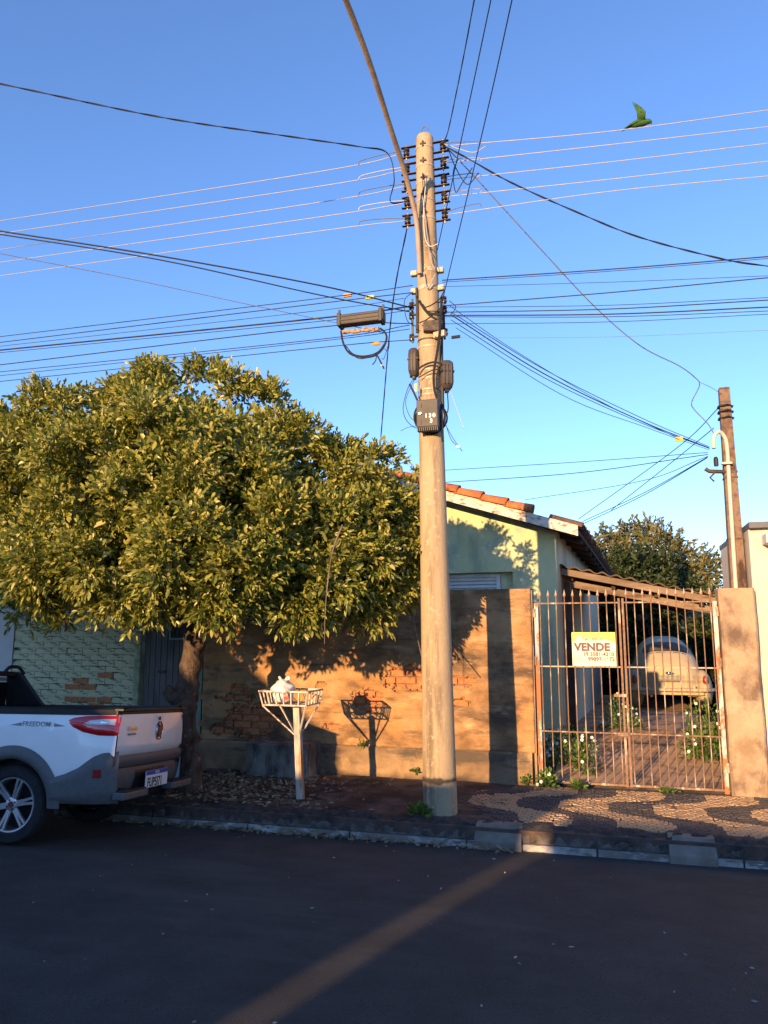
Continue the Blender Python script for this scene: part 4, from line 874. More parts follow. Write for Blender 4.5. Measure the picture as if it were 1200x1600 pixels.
tag(MB().tube(fcurve([at(637, 925, 7.9), at(645, 965, 7.6), at(660, 1030, 6.95)], 14), .006, 5).build('rope', m_wood), 'thin pale rope running from the tree to the pole', 'rope')

# ------------------------------------------------------------------ far trees and yard greenery
def tree2(name, base, blobs, label, m, dens, per, ll, lw, tw_, trunk_r, cat='tree', grp=None, bark=m_bark):
    t_ = empty(name, base, label, cat, grp)
    c_, d_, l_, w_ = crown(blobs, dens, per, ll, lw, tw_, .35)
    leaves('crown', c_, d_, l_, w_, m, t_)
    b = MB(); B0 = Vector(base); top = Vector((sum(q[0] for q in blobs)/len(blobs), sum(q[1] for q in blobs)/len(blobs), sum(q[2] for q in blobs)/len(blobs)))
    b.tube(fcurve([B0, B0.lerp(top, .5)+Vector((.1, 0, 0)), top], 10), [trunk_r*(1-.06*i) for i in range(11)], 8)
    for q in blobs[::2]:
        e = Vector(q[:3]); c2 = fcurve([B0.lerp(top, .55), B0.lerp(top, .6).lerp(e, .5)+Vector((0, 0, .2*trunk_r)), e+Vector((0, -q[3]*.5, q[3]*.4))], 8); b.tube(c2, [trunk_r*.5*(1-.09*i) for i in range(len(c2))], 6)
    b.build('trunk', bark, t_, smooth='all'); return t_
m_bark_pale = mat('pale_bark', [(.22, .16, .11), (.34, .26, .19)], 6, 7, .9, .6, 30)
bl = []
for px, py, r_ in ((950, 870, 1.1), (975, 850, 1.0), (1005, 845, 1.05), (1035, 862, 1.0), (1060, 885, 1.1), (1095, 895, .9), (1112, 900, .7), (1000, 890, 1.3), (960, 910, 1.2), (1040, 915, 1.3), (1100, 925, 1.0), (930, 895, 1.0), (985, 835, .5), (1020, 838, .45), (945, 842, .5)):
    q = at(px, py+16, 29+2*random.random()); bl.append((q.x, q.y, q.z, r_*.9))
tree2('spreading_tree', (1.4, 30.5, 0), bl, 'broad olive tree far behind the carport, pale branches showing', m_leaf_far, 14, 9, .20, .085, .50, .20, bark=m_bark_pale)
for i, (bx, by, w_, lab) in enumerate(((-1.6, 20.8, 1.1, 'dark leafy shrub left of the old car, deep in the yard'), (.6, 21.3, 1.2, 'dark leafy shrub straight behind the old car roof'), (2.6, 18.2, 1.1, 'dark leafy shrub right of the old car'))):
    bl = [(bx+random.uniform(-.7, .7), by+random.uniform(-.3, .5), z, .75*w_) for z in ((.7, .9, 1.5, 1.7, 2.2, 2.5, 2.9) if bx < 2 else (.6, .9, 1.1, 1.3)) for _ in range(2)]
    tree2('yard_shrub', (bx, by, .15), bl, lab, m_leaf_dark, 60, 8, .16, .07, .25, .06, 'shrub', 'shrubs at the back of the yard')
tag(MB().box((0, 23.5, 1.2), (24, .2, 2.4)).build('back_wall', m_concrete_grey), 'grey wall closing the far end of the yard', 'wall')

# ------------------------------------------------------------------ flowering plants
def plant(name, c, rx, rz, nl, nf, label, cat='flowering plant', grp=None, lm=m_leaf_plant, ll=.055, ry=None):
    r_ = empty(name, c, label, cat, grp); C0 = np.array(c); ry = ry or rx
    p = unit(nl)*np.array([rx, ry, rz])*(.35+.65*RNG.random((nl, 1))); p[:, 2] = np.abs(p[:, 2])+.02; P_ = C0+p
    leaves('leaves', P_, unit(nl)*.7+p/np.linalg.norm(p, axis=1, keepdims=True)+np.array([0, 0, .2]), ll*(.7+.6*RNG.random(nl)), ll*.48*np.ones(nl), lm, r_)
    b = MB()
    for i in range(max(5, nl//40)):
        q = Vector(P_[i]); b.tube(fcurve([Vector(c), Vector(c).lerp(q, .5)+Vector((0, 0, .04)), q], 6), .004, 4)
    b.build('stems', m_leaf_plant, r_)
    for i in range(nf):
        d = Vector((random.uniform(-1, 1), random.uniform(-1, -.2), random.uniform(.2, 1))).normalized(); q = Vector(c)+Vector((d.x*rx, d.y*ry, abs(d.z)*rz))*1.05
        fb = MB(); n_ = Vector((d.x*.5, -1, .35)).normalized(); u_ = n_.orthogonal().normalized(); v_ = n_.cross(u_)
        for k_ in range(5):
            a = k_*1.2566+i; e1 = u_*math.cos(a)+v_*math.sin(a); e2 = u_*math.cos(a+.55)+v_*math.sin(a+.55); e0 = u_*math.cos(a-.55)+v_*math.sin(a-.55); R_ = .019
            fb.add([q+n_*.004, q+e0*R_*.8+n_*.008, q+e1*R_+n_*.006, q+e2*R_*.8+n_*.008], [(0, 1, 2, 3)])
        fb.build('flower', m_petal, r_, fix=False)
    return r_
plant('flowering_plant', (-.66, 8.16, .15), .10, .16, 130, 3, 'small sunlit white-flowered plant at the foot of the left gate stile')
plant('flowering_plant', (-.55, 9.15, .23), .30, .42, 420, 9, 'shaded white-flowered bush behind the left gate leaf')
plant('flowering_plant', (-.30, 8.72, .20), .16, .52, 130, 7, 'tall sparse white-flowered plant low behind the left gate leaf')
plant('flowering_plant', (.10, 11.2, .395), .28, .48, 320, 9, 'white-flowered bush beside the front of the carport post')
plant('flowering_plant', (1.00, 9.6, .265), .28, .68, 560, 12, 'sunlit white-flowered bush inside the gate by the right pier')
plant('weed', (-1.60, 6.60, .15), .085, .06, 50, 0, 'broad green weed at the foot of the utility pole', 'weed', ll=.075)
plant('weed', (-.36, 8.14, .15), .08, .07, 60, 0, 'tuft of weeds under the left gate leaf', 'weed', ll=.05)
plant('weed', (.48, 8.20, .15), .11, .025, 60, 0, 'low green weeds on the pavement before the right gate leaf', 'weed', ll=.035)
plant('weed', (-2.62, 8.2, .45), .05, .07, 30, 0, 'small weed growing on the wall plinth right of the concrete box', 'weed', ll=.035)
plant('weed', (-2.02, 8.21, .2), .06, .06, 30, 0, 'small weed at the wall foot left of the pole', 'weed', ll=.035)
plant('weed', (-.86, 8.2, .15), .07, .10, 40, 0, 'weed at the wall foot beside the left gate stile', 'weed', ll=.04)

# ------------------------------------------------------------------ rubbish rack, bag, concrete box
rk = empty('rubbish_rack', (-2.80, 6.93, .15), 'white raised wire rubbish rack on a post beside the wall', 'rubbish rack')
pt = MB(); t0, t1 = Vector((-2.80, 6.93, .10)), Vector((-2.855, 6.93, 1.02)); pt.bar(t0, t1, .062, .062, (0, 1, 0)); pt.build('post', mat('stained_white_post', [(.42, .40, .36), (.55, .49, .40)], 8, 8, .8, .4, 60, stretch=(1, 1, .25), extra=[((.33, .20, .11), 9, .56, .64, (1, 1, .15)), ((.25, .29, .29), 3, .55, .65, (1, 1, 1))]), rk, bevel=.004)
X0, X1, Y0, Y1, ZB, ZT = -3.13, -2.70, 6.76, 7.12, 1.02, 1.145
top = [(X0-.03, Y0-.02, ZT), (X1+.02, Y0-.02, ZT), (X1+.02, Y1+.02, ZT), (X0-.03, Y1+.02, ZT)]; bot = [(X0, Y0, ZB), (X1, Y0, ZB), (X1, Y1, ZB), (X0, Y1, ZB)]
for q in (top, bot): 
    for i in range(4): MB().bar(q[i], q[(i+1) % 4], .018, .014).build('rim_bar', m_rackpaint, rk)
for i in range(4):
    n_ = 6 if i % 2 == 0 else 5
    for k_ in range(n_): a_ = Vector(bot[i]).lerp(Vector(bot[(i+1) % 4]), k_/n_); c2 = Vector(top[i]).lerp(Vector(top[(i+1) % 4]), k_/n_); MB().bar(a_, c2, .011, .011).build('upright', m_rackpaint, rk)
for k_ in range(1, 6): a_ = Vector(bot[0]).lerp(Vector(bot[1]), k_/6); c2 = Vector(bot[3]).lerp(Vector(bot[2]), k_/6); MB().bar(a_, c2, .011, .009).build('floor_bar', m_rackpaint, rk)
pj = t0.lerp(t1, .66)
for q in bot: MB().bar(pj+(Vector(q)-pj)*.06, Vector(q)+Vector((0, 0, -.008)), .013, .013).build('strut', m_rackpaint, rk)
bg_ = empty('rubbish_bag', (-2.99, 6.90, 1.032), 'knotted white plastic rubbish bag lying in the raised rack', 'bag')
b = MB().ell((-2.99, 6.90, 1.135), (.110, .105, .112), 26, 18)
b.v = [(x+.010*math.sin(z*60+y*40)+.006*math.sin(x*110), y+.010*math.sin(x*55+z*30), max(1.03, z+.010*math.sin(x*50)*math.sin(y*45))) for x, y, z in b.v]; b.build('sack', m_bag, bg_, smooth='all')
for dx in (-.025, .03): MB().tube(fcurve([(-2.985+dx*.4, 6.9, 1.235), (-2.985+dx*1.6, 6.89, 1.272), (-2.975+dx*1.9, 6.89, 1.255), (-2.985+dx*.6, 6.9, 1.24)], 10), .009, 6).build('handle', m_bag, bg_, smooth='all')
trash = empty('twig_bundle', (-2.80, 6.95, 1.03), 'few dry twigs lying right of the bag in the rack', 'twigs'); b = MB()
for i in range(9): a_ = Vector((-2.86+.10*random.random(), 6.90+.1*random.random(), 1.035)); b.tube([a_, a_+Vector((random.uniform(-.08, .08), random.uniform(-.05, .05), random.uniform(.02, .09)))], .003, 4)
b.build('twigs', m_wood, trash)
cbx = empty('concrete_box', (-3.45, 8.04, .15), 'low mouldy concrete box built against the wall', 'concrete box')
b = MB().box((-3.455, 8.04, .315), (.70, .42, .36)); b.build('body', m_concrete_grey, cbx, bevel=.014)
for xx in (-3.63, -3.28): MB().box((xx, 8.03, .503), (.345, .42, .022)).build('lid', m_concrete_grey, cbx, bevel=.006)

# leaf litter
n = 1700; X_ = -3.5+RNG.normal(size=n)*.62; Yy = 6.56+RNG.random(n)*1.5; k_ = (X_ > -5.6) & (RNG.random(n) < np.clip(1.15-(X_+3.9)*.55, .10, 1)); X_, Yy = X_[k_], Yy[k_]; n = len(X_)
D_ = unit(n); D_[:, 2] *= .15
o = leaves('leaf_litter', np.stack([X_, Yy, .178+.012*RNG.random(n)], 1), D_, (.032+.045*RNG.random(n)), .014+.014*RNG.random(n), m_litter, fold=.2, droop=.05); tag(o, 'dry fallen leaves scattered around the concrete box and tree foot', 'leaf litter', kind='stuff')
n = 330; X_ = -5+RNG.random(n)*4.2; Yy = 6.33-np.abs(RNG.normal(size=n))*.03; D_ = unit(n); D_[:, 2] *= .2
o = leaves('gutter_leaves', np.stack([X_, Yy, np.array([road_z(y) for y in Yy])+.012], 1), D_, .04+.04*RNG.random(n), .02*np.ones(n), m_litter, fold=.2, droop=.05); tag(o, 'dry leaf debris along the gutter at the kerb foot', 'leaf litter', kind='stuff')
n = 190; X_ = -4+RNG.random(n)*6.5; Yy = np.concatenate([2.9+RNG.random(100)*3.3, 6.5+RNG.random(90)*1.6]); D_ = unit(n); D_[:, 2] *= .15; Z_ = np.array([road_z(y)+.006 if y < 6.4 else .168 for y in Yy])
o = leaves('road_debris', np.stack([X_, Yy, Z_], 1), D_, (.010+.026*RNG.random(n)**2), .009*np.ones(n), leafmat('pale_scraps', [(.2, .18, .15), (.42, .40, .36), (.3, .22, .12)], 0, .8), fold=.1, droop=0); tag(o, 'pale scraps and leaf bits strewn over road and paving', 'debris', kind='stuff')
rb = MB()
for i in range(60): rb.ell((-5.2+3.2*random.random(), 6.5+.25*random.random(), .175), (.012+.02*random.random(), .012+.015*random.random(), .010), 6, 4)
tag(rb.build('kerb_rubble', m_concrete), 'small rubble crumbs on the kerb edge by the tree', 'rubble', kind='stuff')
tag(MB().ell((-4.12, 6.62, .19), (.10, .07, .05), 9, 6).build('broken_stone', m_concrete_grey), 'grey broken stone lying at the foot of the tree', 'stone')

# ------------------------------------------------------------------ pickup
ROLL = -math.radians(4.3)
pk = empty('pickup_truck', (-4.49, 5.70, .050), 'white pickup truck with grey cladding parked at the kerb under the tree', 'pickup truck', rot=(ROLL, 0, math.radians(5.0)))
pk.scale = (1, .94, 1)
def pb(mb, n_, m, par=None, **k): return mb.build(n_, m, par or pk, local=True, **k)
RA, ZC = .345, .292; FXA = -2.85
def belt(x):
    if x > -.95: return .975+.006*(x+.45)
    if x > -2.35: return .968
    t = (-2.35-x)/1.35; return .965-.05*t-.16*max(0, t-.45)**1.5*1.6
def ysurf(x, z):
    y = .705-.055*((z-.60)/.42)**2*(1 if z > .6 else .4)-(.012 if z > .90 else 0)
    if x > .45: y -= .10*((x-.45)/.36)**2.2
    if x < -2.9: y -= .16*((-2.9-x)/.80)**2
    return y
def arch(x):
    z = .36
    for c in (0, FXA):
        d = abs(x-c)
        if d < RA: z = max(z, ZC+math.sqrt(RA*RA-d*d))
    return z
cols = sorted(set([round(-3.70+.1*i, 3) for i in range(46)]+[.80]+[round(c+RA*math.cos(math.pi*i/18), 4) for c in (0, FXA) for i in range(19)]+[round(c+s_*(RA+.002), 4) for c in (0, FXA) for s_ in (-1, 1)]))
cols = [c for c in cols if c <= .80]; NR = 14
for s_ in (-1, 1):
    P = []
    for x in cols:
        z0, z1 = arch(x), belt(x)
        for j in range(NR): z = z0+(z1-z0)*j/(NR-1); P.append((x, s_*ysurf(x, z), z))
    pb(MB().grid(P, len(cols), NR), 'body_side', m_car, smooth='all')
    # arch cladding
    for c in (0, FXA):
        P = []; na = 28
        for i in range(na+1):
            a = math.pi*(-.01+1.02*i/na)
            for rr, o_ in ((RA-.012, -.03), (RA-.010, .012), (RA+.02, .020), (RA+.075, .016), (RA+.088, .003)):
                x, z = c+rr*math.cos(a), ZC+rr*math.sin(a); P.append((x, s_*(ysurf(x, z)+o_), z))
        pb(MB().grid(P, na+1, 5), 'arch_cladding', m_clad, smooth='all')
    P = []
    for x in [FXA+RA+.03+.1*i for i in range(21)]:
        if x > -RA-.02: break
        for z, o_ in ((.27, -.02), (.30, .014), (.44, .016), (.455, .002)): P.append((x, s_*(ysurf(x, z)+o_), z))
    pb(MB().grid(P, len(P)//4, 4), 'sill_cladding', m_clad, smooth='all')
    # rear bumper corner
    def zt(x): return np.interp(x, [.36, .46, .56, .66, .72, .84], [.50, .53, .575, .655, .682, .695])
    xs_ = [.352+.02*i for i in range(24)]; P = []
    for x in xs_:
        z1 = zt(x)
        for q in range(8):
            z = .315+(z1-.315)*q/7; o_ = .022 if 0 < q < 7 else (.002 if q == 7 else -.01)
            P.append((x+.02*(q < 7)*max(0, (x-.72)/.1), s_*(ysurf(min(x, .82), z)+o_-(.05*((x-.74)/.08)**2 if x > .74 else 0)), z))
    pb(MB().grid(P, len(xs_), 8), 'bumper_corner', m_clad, smooth='all')
    # bed rail cap and inner bed side
    P = []
    for x in [-1.10+.106*i for i in range(19)]:
        z = belt(x); y = ysurf(x, z)
        for dy, dz in ((.010, -.022), (.012, .018), (-.01, .034), (-.075, .034), (-.085, -.02)): P.append((min(x, .81), s_*(y+dy), z+dz))
    pb(MB().grid(P, 19, 5), 'bed_rail_cap', m_blackp, smooth=True)
    pb(MB().grid([(x, s_*(ysurf(x, .97)-.08), z) for x in (-1.1, .2, .79) for z in (.56, 1.0)], 3, 2), 'bed_lining', m_blackp)
    # tail lamp
    def lamp(poly, off, n_, m, par=None):
        b_ = MB(); c = (sum(p[0] for p in poly)/len(poly), sum(p[1] for p in poly)/len(poly)); R_ = 5; N = len(poly); P2 = []
        for q in range(R_+1):
            t = q/R_
            for p in poly: x, z = c[0]+(p[0]-c[0])*t, c[1]+(p[1]-c[1])*t; P2.append((x+.012*(1-t**3), s_*(ysurf(min(x, .80), z)+off*(1-.8*t**4)), z))
        for q in range(R_):
            for i in range(N): b_.f.append((q*N+i, (q+1)*N+i, (q+1)*N+(i+1) % N, q*N+(i+1) % N))
        b_.v = P2; return pb(b_, n_, m, par, smooth='all')
    def dens(poly, k=5): return [(poly[i][0]+(poly[(i+1) % len(poly)][0]-poly[i][0])*j/k, poly[i][1]+(poly[(i+1) % len(poly)][1]-poly[i][1])*j/k) for i in range(len(poly)) for j in range(k)]
    lp = lamp(dens([(.415, .918), (.46, .937), (.56, .952), (.70, .957), (.785, .956), (.812, .94), (.815, .82), (.79, .808), (.68, .811), (.56, .835), (.47, .872)]), .020, 'tail_lamp', m_red)
    lamp(dens([(.515, .900), (.58, .926), (.70, .938), (.795, .937), (.800, .882), (.68, .878), (.575, .885)]), .0275, 'clear_lens', m_clear, lp)
    lamp(dens([(.645, .926), (.755, .928), (.755, .890), (.66, .888)]), .030, 'bulb_bezel', m_chrome, lp)
    # reflector in bumper
    b_ = MB().grid([(x, s_*(ysurf(min(x, .8), z)+.026-(.05*((x-.74)/.08)**2 if x > .74 else 0)), z) for x in (.68, .72, .77, .82) for z in (.505, .535, .565)], 4, 3); pb(b_, 'reflector', m_redd, smooth='all')
# tailgate, rear panels
def rearx(y, z): return .835-.030*(y/.6)**2-.015*((z-.8)/.2)**2
P = []; ny_, nz_ = 17, 9
for i in range(ny_):
    y = -.592+1.184*i/(ny_-1)
    for j in range(nz_): z = .655+(.965-.655)*j/(nz_-1); P.append((rearx(y, z)-(.02 if j in (0,) else 0), y, z))
tg = pb(MB().grid(P, ny_, nz_), 'tailgate', m_car, smooth='all')
def rearstrip(z0, z1, y0, y1, dx, n_, m, par=None, rows=5, curl=.015):
    P = []
    for i in range(13):
        y = y0+(y1-y0)*i/12
        for j in range(rows): z = z0+(z1-z0)*j/(rows-1); P.append((rearx(y, z)+dx-(curl if j in (0, rows-1) else 0), y, z))
    return pb(MB().grid(P, 13, rows), n_, m, par, smooth='all')
rearstrip(.958, 1.002, -.60, .60, .004, 'tailgate_cap', m_blackp, tg)
pb(MB().box((.80, 0, 1.0), (.07, 1.19, .012)), 'tailgate_top', m_blackp, tg)
pb(MB().box((.775, 0, .80), (.012, 1.16, .40)), 'tailgate_liner', m_blackp, tg)
rearstrip(.570, .660, -.63, .63, .020, 'tailgate_trim', m_clad)
rearstrip(.535, .585, -.62, .62, -.02, 'shadow_gap', m_blackp)
rearstrip(.36, .560, -.63, .63, .012, 'rear_bumper', m_clad)
rearstrip(.385, .535, -.26, .26, .019, 'plate_recess', m_blackp)
for s_ in (-1, 1):
    pb(MB().box((.865, s_*.42, .372), (.10, .40, .055)), 'bumper_step', m_clad, bevel=.012)
    pb(MB().box((.87, s_*.42, .404), (.085, .34, .012)), 'step_pad', m_blackp, bevel=.004)
pl = pb(MB().box((.872, 0, .455), (.006, .40, .13)), 'licence_plate', m_plate, bevel=.002)
pb(MB().box((.8755, 0, .503), (.002, .396, .032)), 'plate_band', m_blue, pl)
RR = (math.pi/2, 0, math.pi/2)
text('plate_lettering', 'FUP5J71', .098, m_ink, pl, (.8760, -.172, .397), RR, .0022, .0005, xs=.80)
text('plate_country', 'BRASIL', .026, m_plate, pl, (.8768, -.04, .494), RR, .0002, .0004)
em = pb(MB().lathe([(.001, .0), (.05, .002), (.058, .010), (.060, .0)], (0, 0, 0), 'X', 24), 'emblem', m_chrome, tg, smooth=True); em.location = (.838, .05, .825); em.scale = (1, .92, 1.25)
e2 = pb(MB().lathe([(.001, 0), (.044, 0), (.044, .004)], (0, 0, 0), 'X', 24), 'emblem_field', mat('dark_red_enamel', [(.16, .02, .02)], rough=.3), tg, smooth=True); e2.location = (.846, .05, .825); e2.scale = (1, .85, 1.2)
pb(MB().box((.838, .05, .925), (.010, .018, .030)), 'tailgate_lock', m_blackp, tg, bevel=.003)
text('model_lettering', 'Strada', .055, m_chrome, tg, (.828, -.47, .838), RR, .0008, .002, shear=.3)
pb(MB().box((.826, -.40, .814), (.006, .12, .016)), 'badge', m_decal, tg, bevel=.002)
# side decal and fuel flap
yd = -(ysurf(.25, .885)+.0035)
text('side_lettering', 'FREEDOM', .052, m_decal, pk, (.035, yd, .868), (math.pi/2-.10, 0, 0), .0010, .0012, spacing=1.08)
for x0, x1, f in ((-.07, .03, 1), (.31, .41, -1)):
    b_ = MB().add([(x0 if f > 0 else x1, yd-.001, .874), (x1 if f > 0 else x0, yd-.001, .868), (x1 if f > 0 else x0, yd-.001, .895)], [(0, 1, 2)]); pb(b_, 'side_stripe', m_decal, fix=False)
fl = MB(); P = [(x, -(ysurf(x, z)+.003), z) for x in (-.44, -.36, -.28, -.235) for z in (.70, .76, .84)]; pb(fl.grid(P, 4, 3), 'fuel_flap', m_car, smooth='all')
# roll bar
for s_ in (-1, 1):
    yq = s_*(ysurf(0, .98)-.03)
    outl = [(-1.0, .99), (-.60, 1.0), (-.64, 1.03), (-.78, 1.20), (-.85, 1.285), (-.90, 1.305), (-1.0, 1.31)]
    pb(MB().prism([Vector((x, yq*(1-.08*(z-1)/.33), z)) for x, z in outl], (0, 0, 0), (0, -s_*.06, 0)), 'roll_bar_leg', m_blackp, bevel=.008)
    pb(MB().tube(fcurve([(-.92, yq*.60, 1.30), (-.90, yq*.66, 1.345), (-.89, yq*.76, 1.352), (-.88, yq*.86, 1.345), (-.85, yq*.93, 1.285)], 14), .017, 8), 'hoop', m_blackp, smooth=True)
pb(MB().box((-.94, 0, 1.285), (.10, 1.16, .045)), 'cross_bar', m_blackp, bevel=.012)
pb(MB().box((-.965, -.03, 1.235), (.03, .98, .035)), 'cross_trim', m_decal, bevel=.006)
pb(MB().box((-.99, 0, 1.10), (.012, 1.06, .22)), 'guard_pane', m_glass)
pb(MB().box((-.97, .25, 1.115), (.012, .16, .085)), 'pane_reflection', mat('orange_reflection', [(.30, .16, .06)], rough=.7))  # orange reflection in the dark glass, painted as a flat panel
# bed floor, underbody, cab
pb(MB().box((-.15, 0, .55), (1.88, 1.22, .03)), 'bed_floor', m_blackp)
pb(MB().box((-1.3, 0, .37), (3.4, 1.0, .22)), 'underbody', m_darkmetal); pb(MB().box((.35, 0, .40), (.85, .9, .16)), 'underbody', m_darkmetal)
cabp = [(-1.14, .97, .62), (-1.24, 1.22, .57), (-1.36, 1.40, .50), (-1.58, 1.47, .50), (-1.88, 1.48, .52), (-2.12, 1.43, .535), (-2.42, 1.20, .58), (-2.68, .96, .64)]
P = []
for x, z, hw in cabp:
    for k_ in range(9): t = -1+k_/4; P.append((x, hw*t, z+.03*(1-t*t)))
pb(MB().grid(P, len(cabp), 9), 'cab_roof', m_car, smooth=True)
for s_ in (-1, 1):
    top = [(x, s_*hw, z) for x, z, hw in cabp]; P = []
    for x, y, z in top: P += [(x, s_*ysurf(x, .97)*.985, min(z, .955)), (x, y, z)]
    pb(MB().grid(P, len(top), 2), 'pillar_panel', m_car)
    for x0, x1, xt0, xt1 in ((-2.45, -1.28, -2.10, -1.34),):
        P = [(x0, s_*(.695*.95), .975), (x1, s_*(.695*.95), .975), (xt1, s_*.545, 1.42), (xt0, s_*.545, 1.40)]; pb(MB().add([(x, y+s_*.006, z) for x, y, z in P], [(0, 1, 2, 3)]), 'side_window', m_glass)
    pb(MB().box((-2.38, s_*.80, 1.0), (.10, .16, .13)), 'mirror', m_blackp, bevel=.03)
    dr = pb(MB().grid([(x, s_*(ysurf(x, z)+.004), z) for x in (-2.40, -2.0, -1.6, -1.25) for z in (.47, .6, .75, .9, .955)], 4, 5), 'door', m_car, smooth='all')
    pb(MB().box((-1.40, s_*(ysurf(-1.4, .84)+.016), .84), (.16, .025, .03)), 'handle', m_blackp, dr, bevel=.008)
    pb(MB().ell((-3.52, s_*.46, .74), (.16, .16, .085)), 'headlight', m_clear, smooth='all')
gq = [(-1.15, .60, 1.04), (-1.30, .52, 1.34)]
pb(MB().add([(gq[0][0]+.012, -gq[0][1]*.93, gq[0][2]), (gq[0][0]+.012, gq[0][1]*.93, gq[0][2]), (gq[1][0]+.02, gq[1][1]*.9, gq[1][2]), (gq[1][0]+.02, -gq[1][1]*.9, gq[1][2])], [(0, 1, 2, 3)]), 'rear_window', m_glass)
pb(MB().add([(-2.66, -.58, 1.0), (-2.66, .58, 1.0), (-2.15, .50, 1.44), (-2.15, -.50, 1.44)], [(0, 1, 2, 3)]), 'windscreen', m_glass)
P = []
for x in [-2.64-.096*i for i in range(12)]:
    z = belt(x)
    for k_ in range(9): t = -1+k_/4; P.append((x, ysurf(x, z)*t, z+.035*(1-t*t)))
pb(MB().grid(P, 12, 9), 'bonnet', m_car, smooth='all')
P = []
for z in (.30, .45, .60, .75, belt(-3.69)):
    for k_ in range(9): t = -1+k_/4; P.append((-3.69-.10*(1-t*t)-.03*(z < .62), ysurf(-3.7, z)*t, z))
pb(MB().grid(P, 5, 9), 'front_bumper', m_clad, smooth='all')
# wheels
def wheel(x, s_, r_=.288, w_=.185, yc=.575):
    y0 = s_*yc; T = [(r_*.70, -w_/2+.012), (r_*.74, -w_/2), (r_*.93, -w_/2+.006), (r_*.985, -w_/2+.022), (r_, -w_/2+.045), (r_, w_/2-.045), (r_*.985, w_/2-.022), (r_*.93, w_/2-.006), (r_*.74, w_/2), (r_*.70, w_/2-.012)]
    b_ = MB().lathe([(r, h) for r, h in T], (x, y0, r_), 'Y', 40); b_.f = b_.f[:-2]
    wh = pb(b_, 'wheel', m_tyre, smooth=True)
    R = r_*.70; b_ = MB(); yo = y0+s_*(w_/2-.012)
    b_.lathe([(R, 0), (R*.985, s_*.006), (R*.93, s_*.004), (R*.90, -s_*.02), (R*.88, -s_*.10)], (x, yo, r_), 'Y', 40); b_.f = b_.f[:-2]
    for k_ in range(6):
        for dd in (-.10, .10):
            a = k_*math.pi/3+.2; c0_ = Vector((x+math.cos(a+dd*1.5)*.035, yo-s_*.018, r_+math.sin(a+dd*1.5)*.035)); c1_ = Vector((x+math.cos(a+dd)*R*.93, yo-s_*.004, r_+math.sin(a+dd)*R*.93)); b_.bar(c0_, c1_, .020, .024, (0, 1, 0))
        a = k_*math.pi/3+.2; b_.bar((x+math.cos(a)*.03, yo-s_*.020, r_+math.sin(a)*.03), (x+math.cos(a)*R*.55, yo-s_*.016, r_+math.sin(a)*R*.55), .045, .02, (0, 1, 0))
    b_.lathe([(.05, -s_*.03), (.05, -s_*.006), (.03, 0)], (x, yo, r_), 'Y', 18)
    pb(b_, 'rim', m_alloy, wh, smooth=True)
    pb(MB().lathe([(.024, 0), (.022, s_*.004)], (x, yo, r_), 'Y', 16), 'hub_cap', mat('hub_red', [(.14, .03, .03)], rough=.4), wh)
    pb(MB().lathe([(R*.86, -s_*.11), (R*.86, -s_*.105)], (x, yo, r_), 'Y', 24), 'brake_disc', m_darkmetal, wh)
    b2 = MB()
    for k_ in range(4): a = k_*math.pi/2+.5; b2.lathe([(.008, -s_*.006), (.008, s_*.002)], (x+.036*math.cos(a), yo, r_+.036*math.sin(a)), 'Y', 6)
    pb(b2, 'wheel_nuts', m_blackp, wh)
for x in (0, FXA):
    for s_ in (-1, 1): wheel(x, s_)
    P = []
for c in (0, FXA):
    for s_ in (-1, 1):
        P = []
        for i in range(15):
            a = math.pi*i/14
            for yy in (.70, .42): P.append((c+(RA-.004)*math.cos(a), s_*(yy-.01), ZC+(RA-.004)*math.sin(a)))
        pb(MB().grid(P, 15, 2), 'wheel_housing', m_darkmetal)
pb(MB().tube([(.62, .38, .30), (.80, .38, .295)], .024, 10), 'exhaust', m_iron)

# ------------------------------------------------------------------ old round car in the carport
bt = empty('old_rounded_car', (1.02, 14.9, .345), 'cream old rounded car parked under the carport, seen from behind', 'car')
bt.scale = (.97, .97, .88)
def bb_(mb, n_, m, par=None, **k): return mb.build(n_, m, par or bt, local=True, **k)
prof = [(.04, .42, .30), (.08, .60, .42), (.16, .80, .50), (.32, .98, .56), (.55, 1.15, .60), (.85, 1.32, .625), (1.2, 1.44, .63), (1.6, 1.49, .63), (2.0, 1.47, .63), (2.35, 1.37, .62), (2.55, 1.20, .62), (2.75, .98, .60), (3.1, .92, .52), (3.5, .82, .43), (3.8, .66, .34), (3.95, .48, .24)]
def shell(y, t):
    zt_ = np.interp(y, [p[0] for p in prof], [p[1] for p in prof]); w__ = np.interp(y, [p[0] for p in prof], [p[2] for p in prof]); zb = .28
    a = math.pi*t; c, s_ = math.cos(a), math.sin(a); zz = zb+(zt_-zb)*abs(s_)**.62; xx = -math.copysign(abs(c)**.58, c)*w__*(1-.16*max(0, (zz-.85)/.65)**1.3)
    return Vector((xx, y, zz))
ysn = [.04+.0978*i for i in range(41)]; nt_ = 33
bb_(MB().grid([shell(y, j/(nt_-1)) for y in ysn for j in range(nt_)], len(ysn), nt_), 'body', m_beetle, smooth='all')
def patch(y0, y1, t0, t1, off, n_, m, cr=.35):
    P = []; N = 12
    for i in range(N):
        for j in range(N):
            u, v = -1+2*i/(N-1), -1+2*j/(N-1); u2, v2 = u*math.sqrt(1-v*v*cr), v*math.sqrt(1-u*u*cr)
            p = shell((y0+y1)/2+(y1-y0)/2*u2, (t0+t1)/2+(t1-t0)/2*v2); nn_ = Vector((p.x, p.y-1.6, p.z-.6)).normalized(); P.append(p+nn_*off)
    return bb_(MB().grid(P, N, N), n_, m, smooth='all')
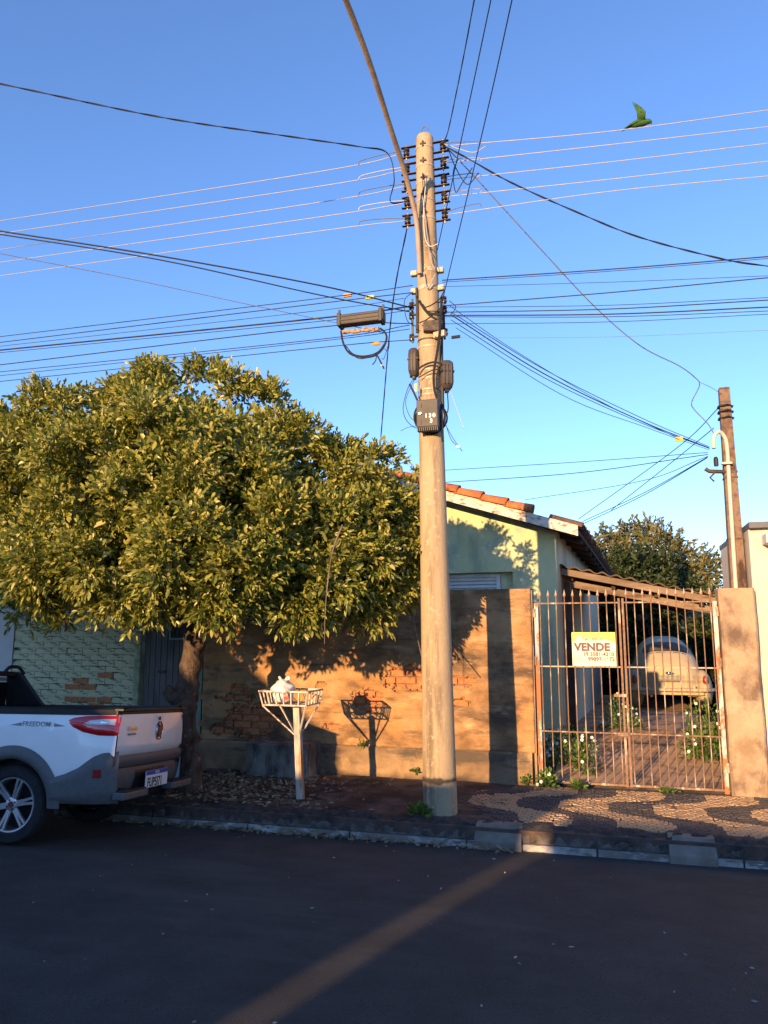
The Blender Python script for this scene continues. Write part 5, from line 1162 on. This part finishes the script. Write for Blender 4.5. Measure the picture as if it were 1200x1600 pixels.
patch(.60, .96, .30, .70, .006, 'window_seal', m_blackp); patch(.63, .93, .315, .685, .010, 'rear_window', mat('dusty_glass', [(.12, .085, .05), (.17, .12, .075)], 6, 5, .6, spec=.2))
lid = patch(.09, .50, .33, .67, .012, 'engine_lid', m_beetle, .25)
for i in range(4): patch(.545+.0, .56, .38+.07*i, .43+.07*i, .012, 'vent', m_blackp)
for s_ in (-1, 1):
    bb_(MB().ell((s_*.60, .52, .40), (.175, .50, .40), 20, 14), 'rear_fender', m_beetle, smooth='all'); bb_(MB().ell((s_*.58, 3.25, .42), (.18, .55, .38), 20, 14), 'front_fender', m_beetle, smooth='all')
    tl2 = bb_(MB().ell((s_*.62, .085, .60), (.052, .05, .10), 14, 10), 'tail_lamp', mat('old_red_lens', [(.32, .06, .03)], rough=.3), smooth='all')
    for y in (.55, 3.15): bb_(MB().lathe([(.20, -.07), (.31, -.075), (.32, -.04), (.32, .04), (.31, .075), (.20, .07)], (s_*.64, y, .32), 'X', 24), 'wheel', m_tyre, smooth=True)
    bb_(MB().box((s_*.66, 1.85, .28), (.16, 1.8, .04)), 'running_board', m_blackp, bevel=.01)
    bb_(MB().tube([(s_*.34, .06, .30), (s_*.34, -.10, .29)], .022, 8), 'exhaust_tip', m_chrome)
    bb_(MB().box((s_*.40, -.075, .44), (.045, .05, .15)), 'overrider', m_beetle, bevel=.012)
    for y0, y1, zt_ in ((1.10, 1.75, 1.30),): bb_(MB().add([(s_*.645, y0, .92), (s_*.645, y1+.5, .92), (s_*.60, y1+.38, 1.27), (s_*.585, y0+.12, 1.29)], [(0, 1, 2, 3)]), 'side_window', m_glass)
bb_(MB().tube(fcurve([(-.76, .12, .42), (-.66, -.06, .42), (-.3, -.11, .42), (.3, -.11, .42), (.66, -.06, .42), (.76, .12, .42)], 24), .038, 8), 'rear_bumper', m_beetle, smooth='all')
bb_(MB().box((0, .02, .345), (1.15, .14, .06)), 'valance', m_beetle, bevel=.015)
pl2 = bb_(MB().box((0, .035, .64), (.36, .01, .12), M=Matrix.Rotation(-.35, 3, 'X')), 'licence_plate', mat('grey_plate', [(.30, .28, .22)], rough=.6)); bb_(MB().ell((0, .05, .745), (.075, .05, .03)), 'plate_lamp', m_chrome, smooth='all')
bb_(MB().box((0, 2.0, .35), (1.1, 3.2, .14)), 'underbody', m_darkmetal)
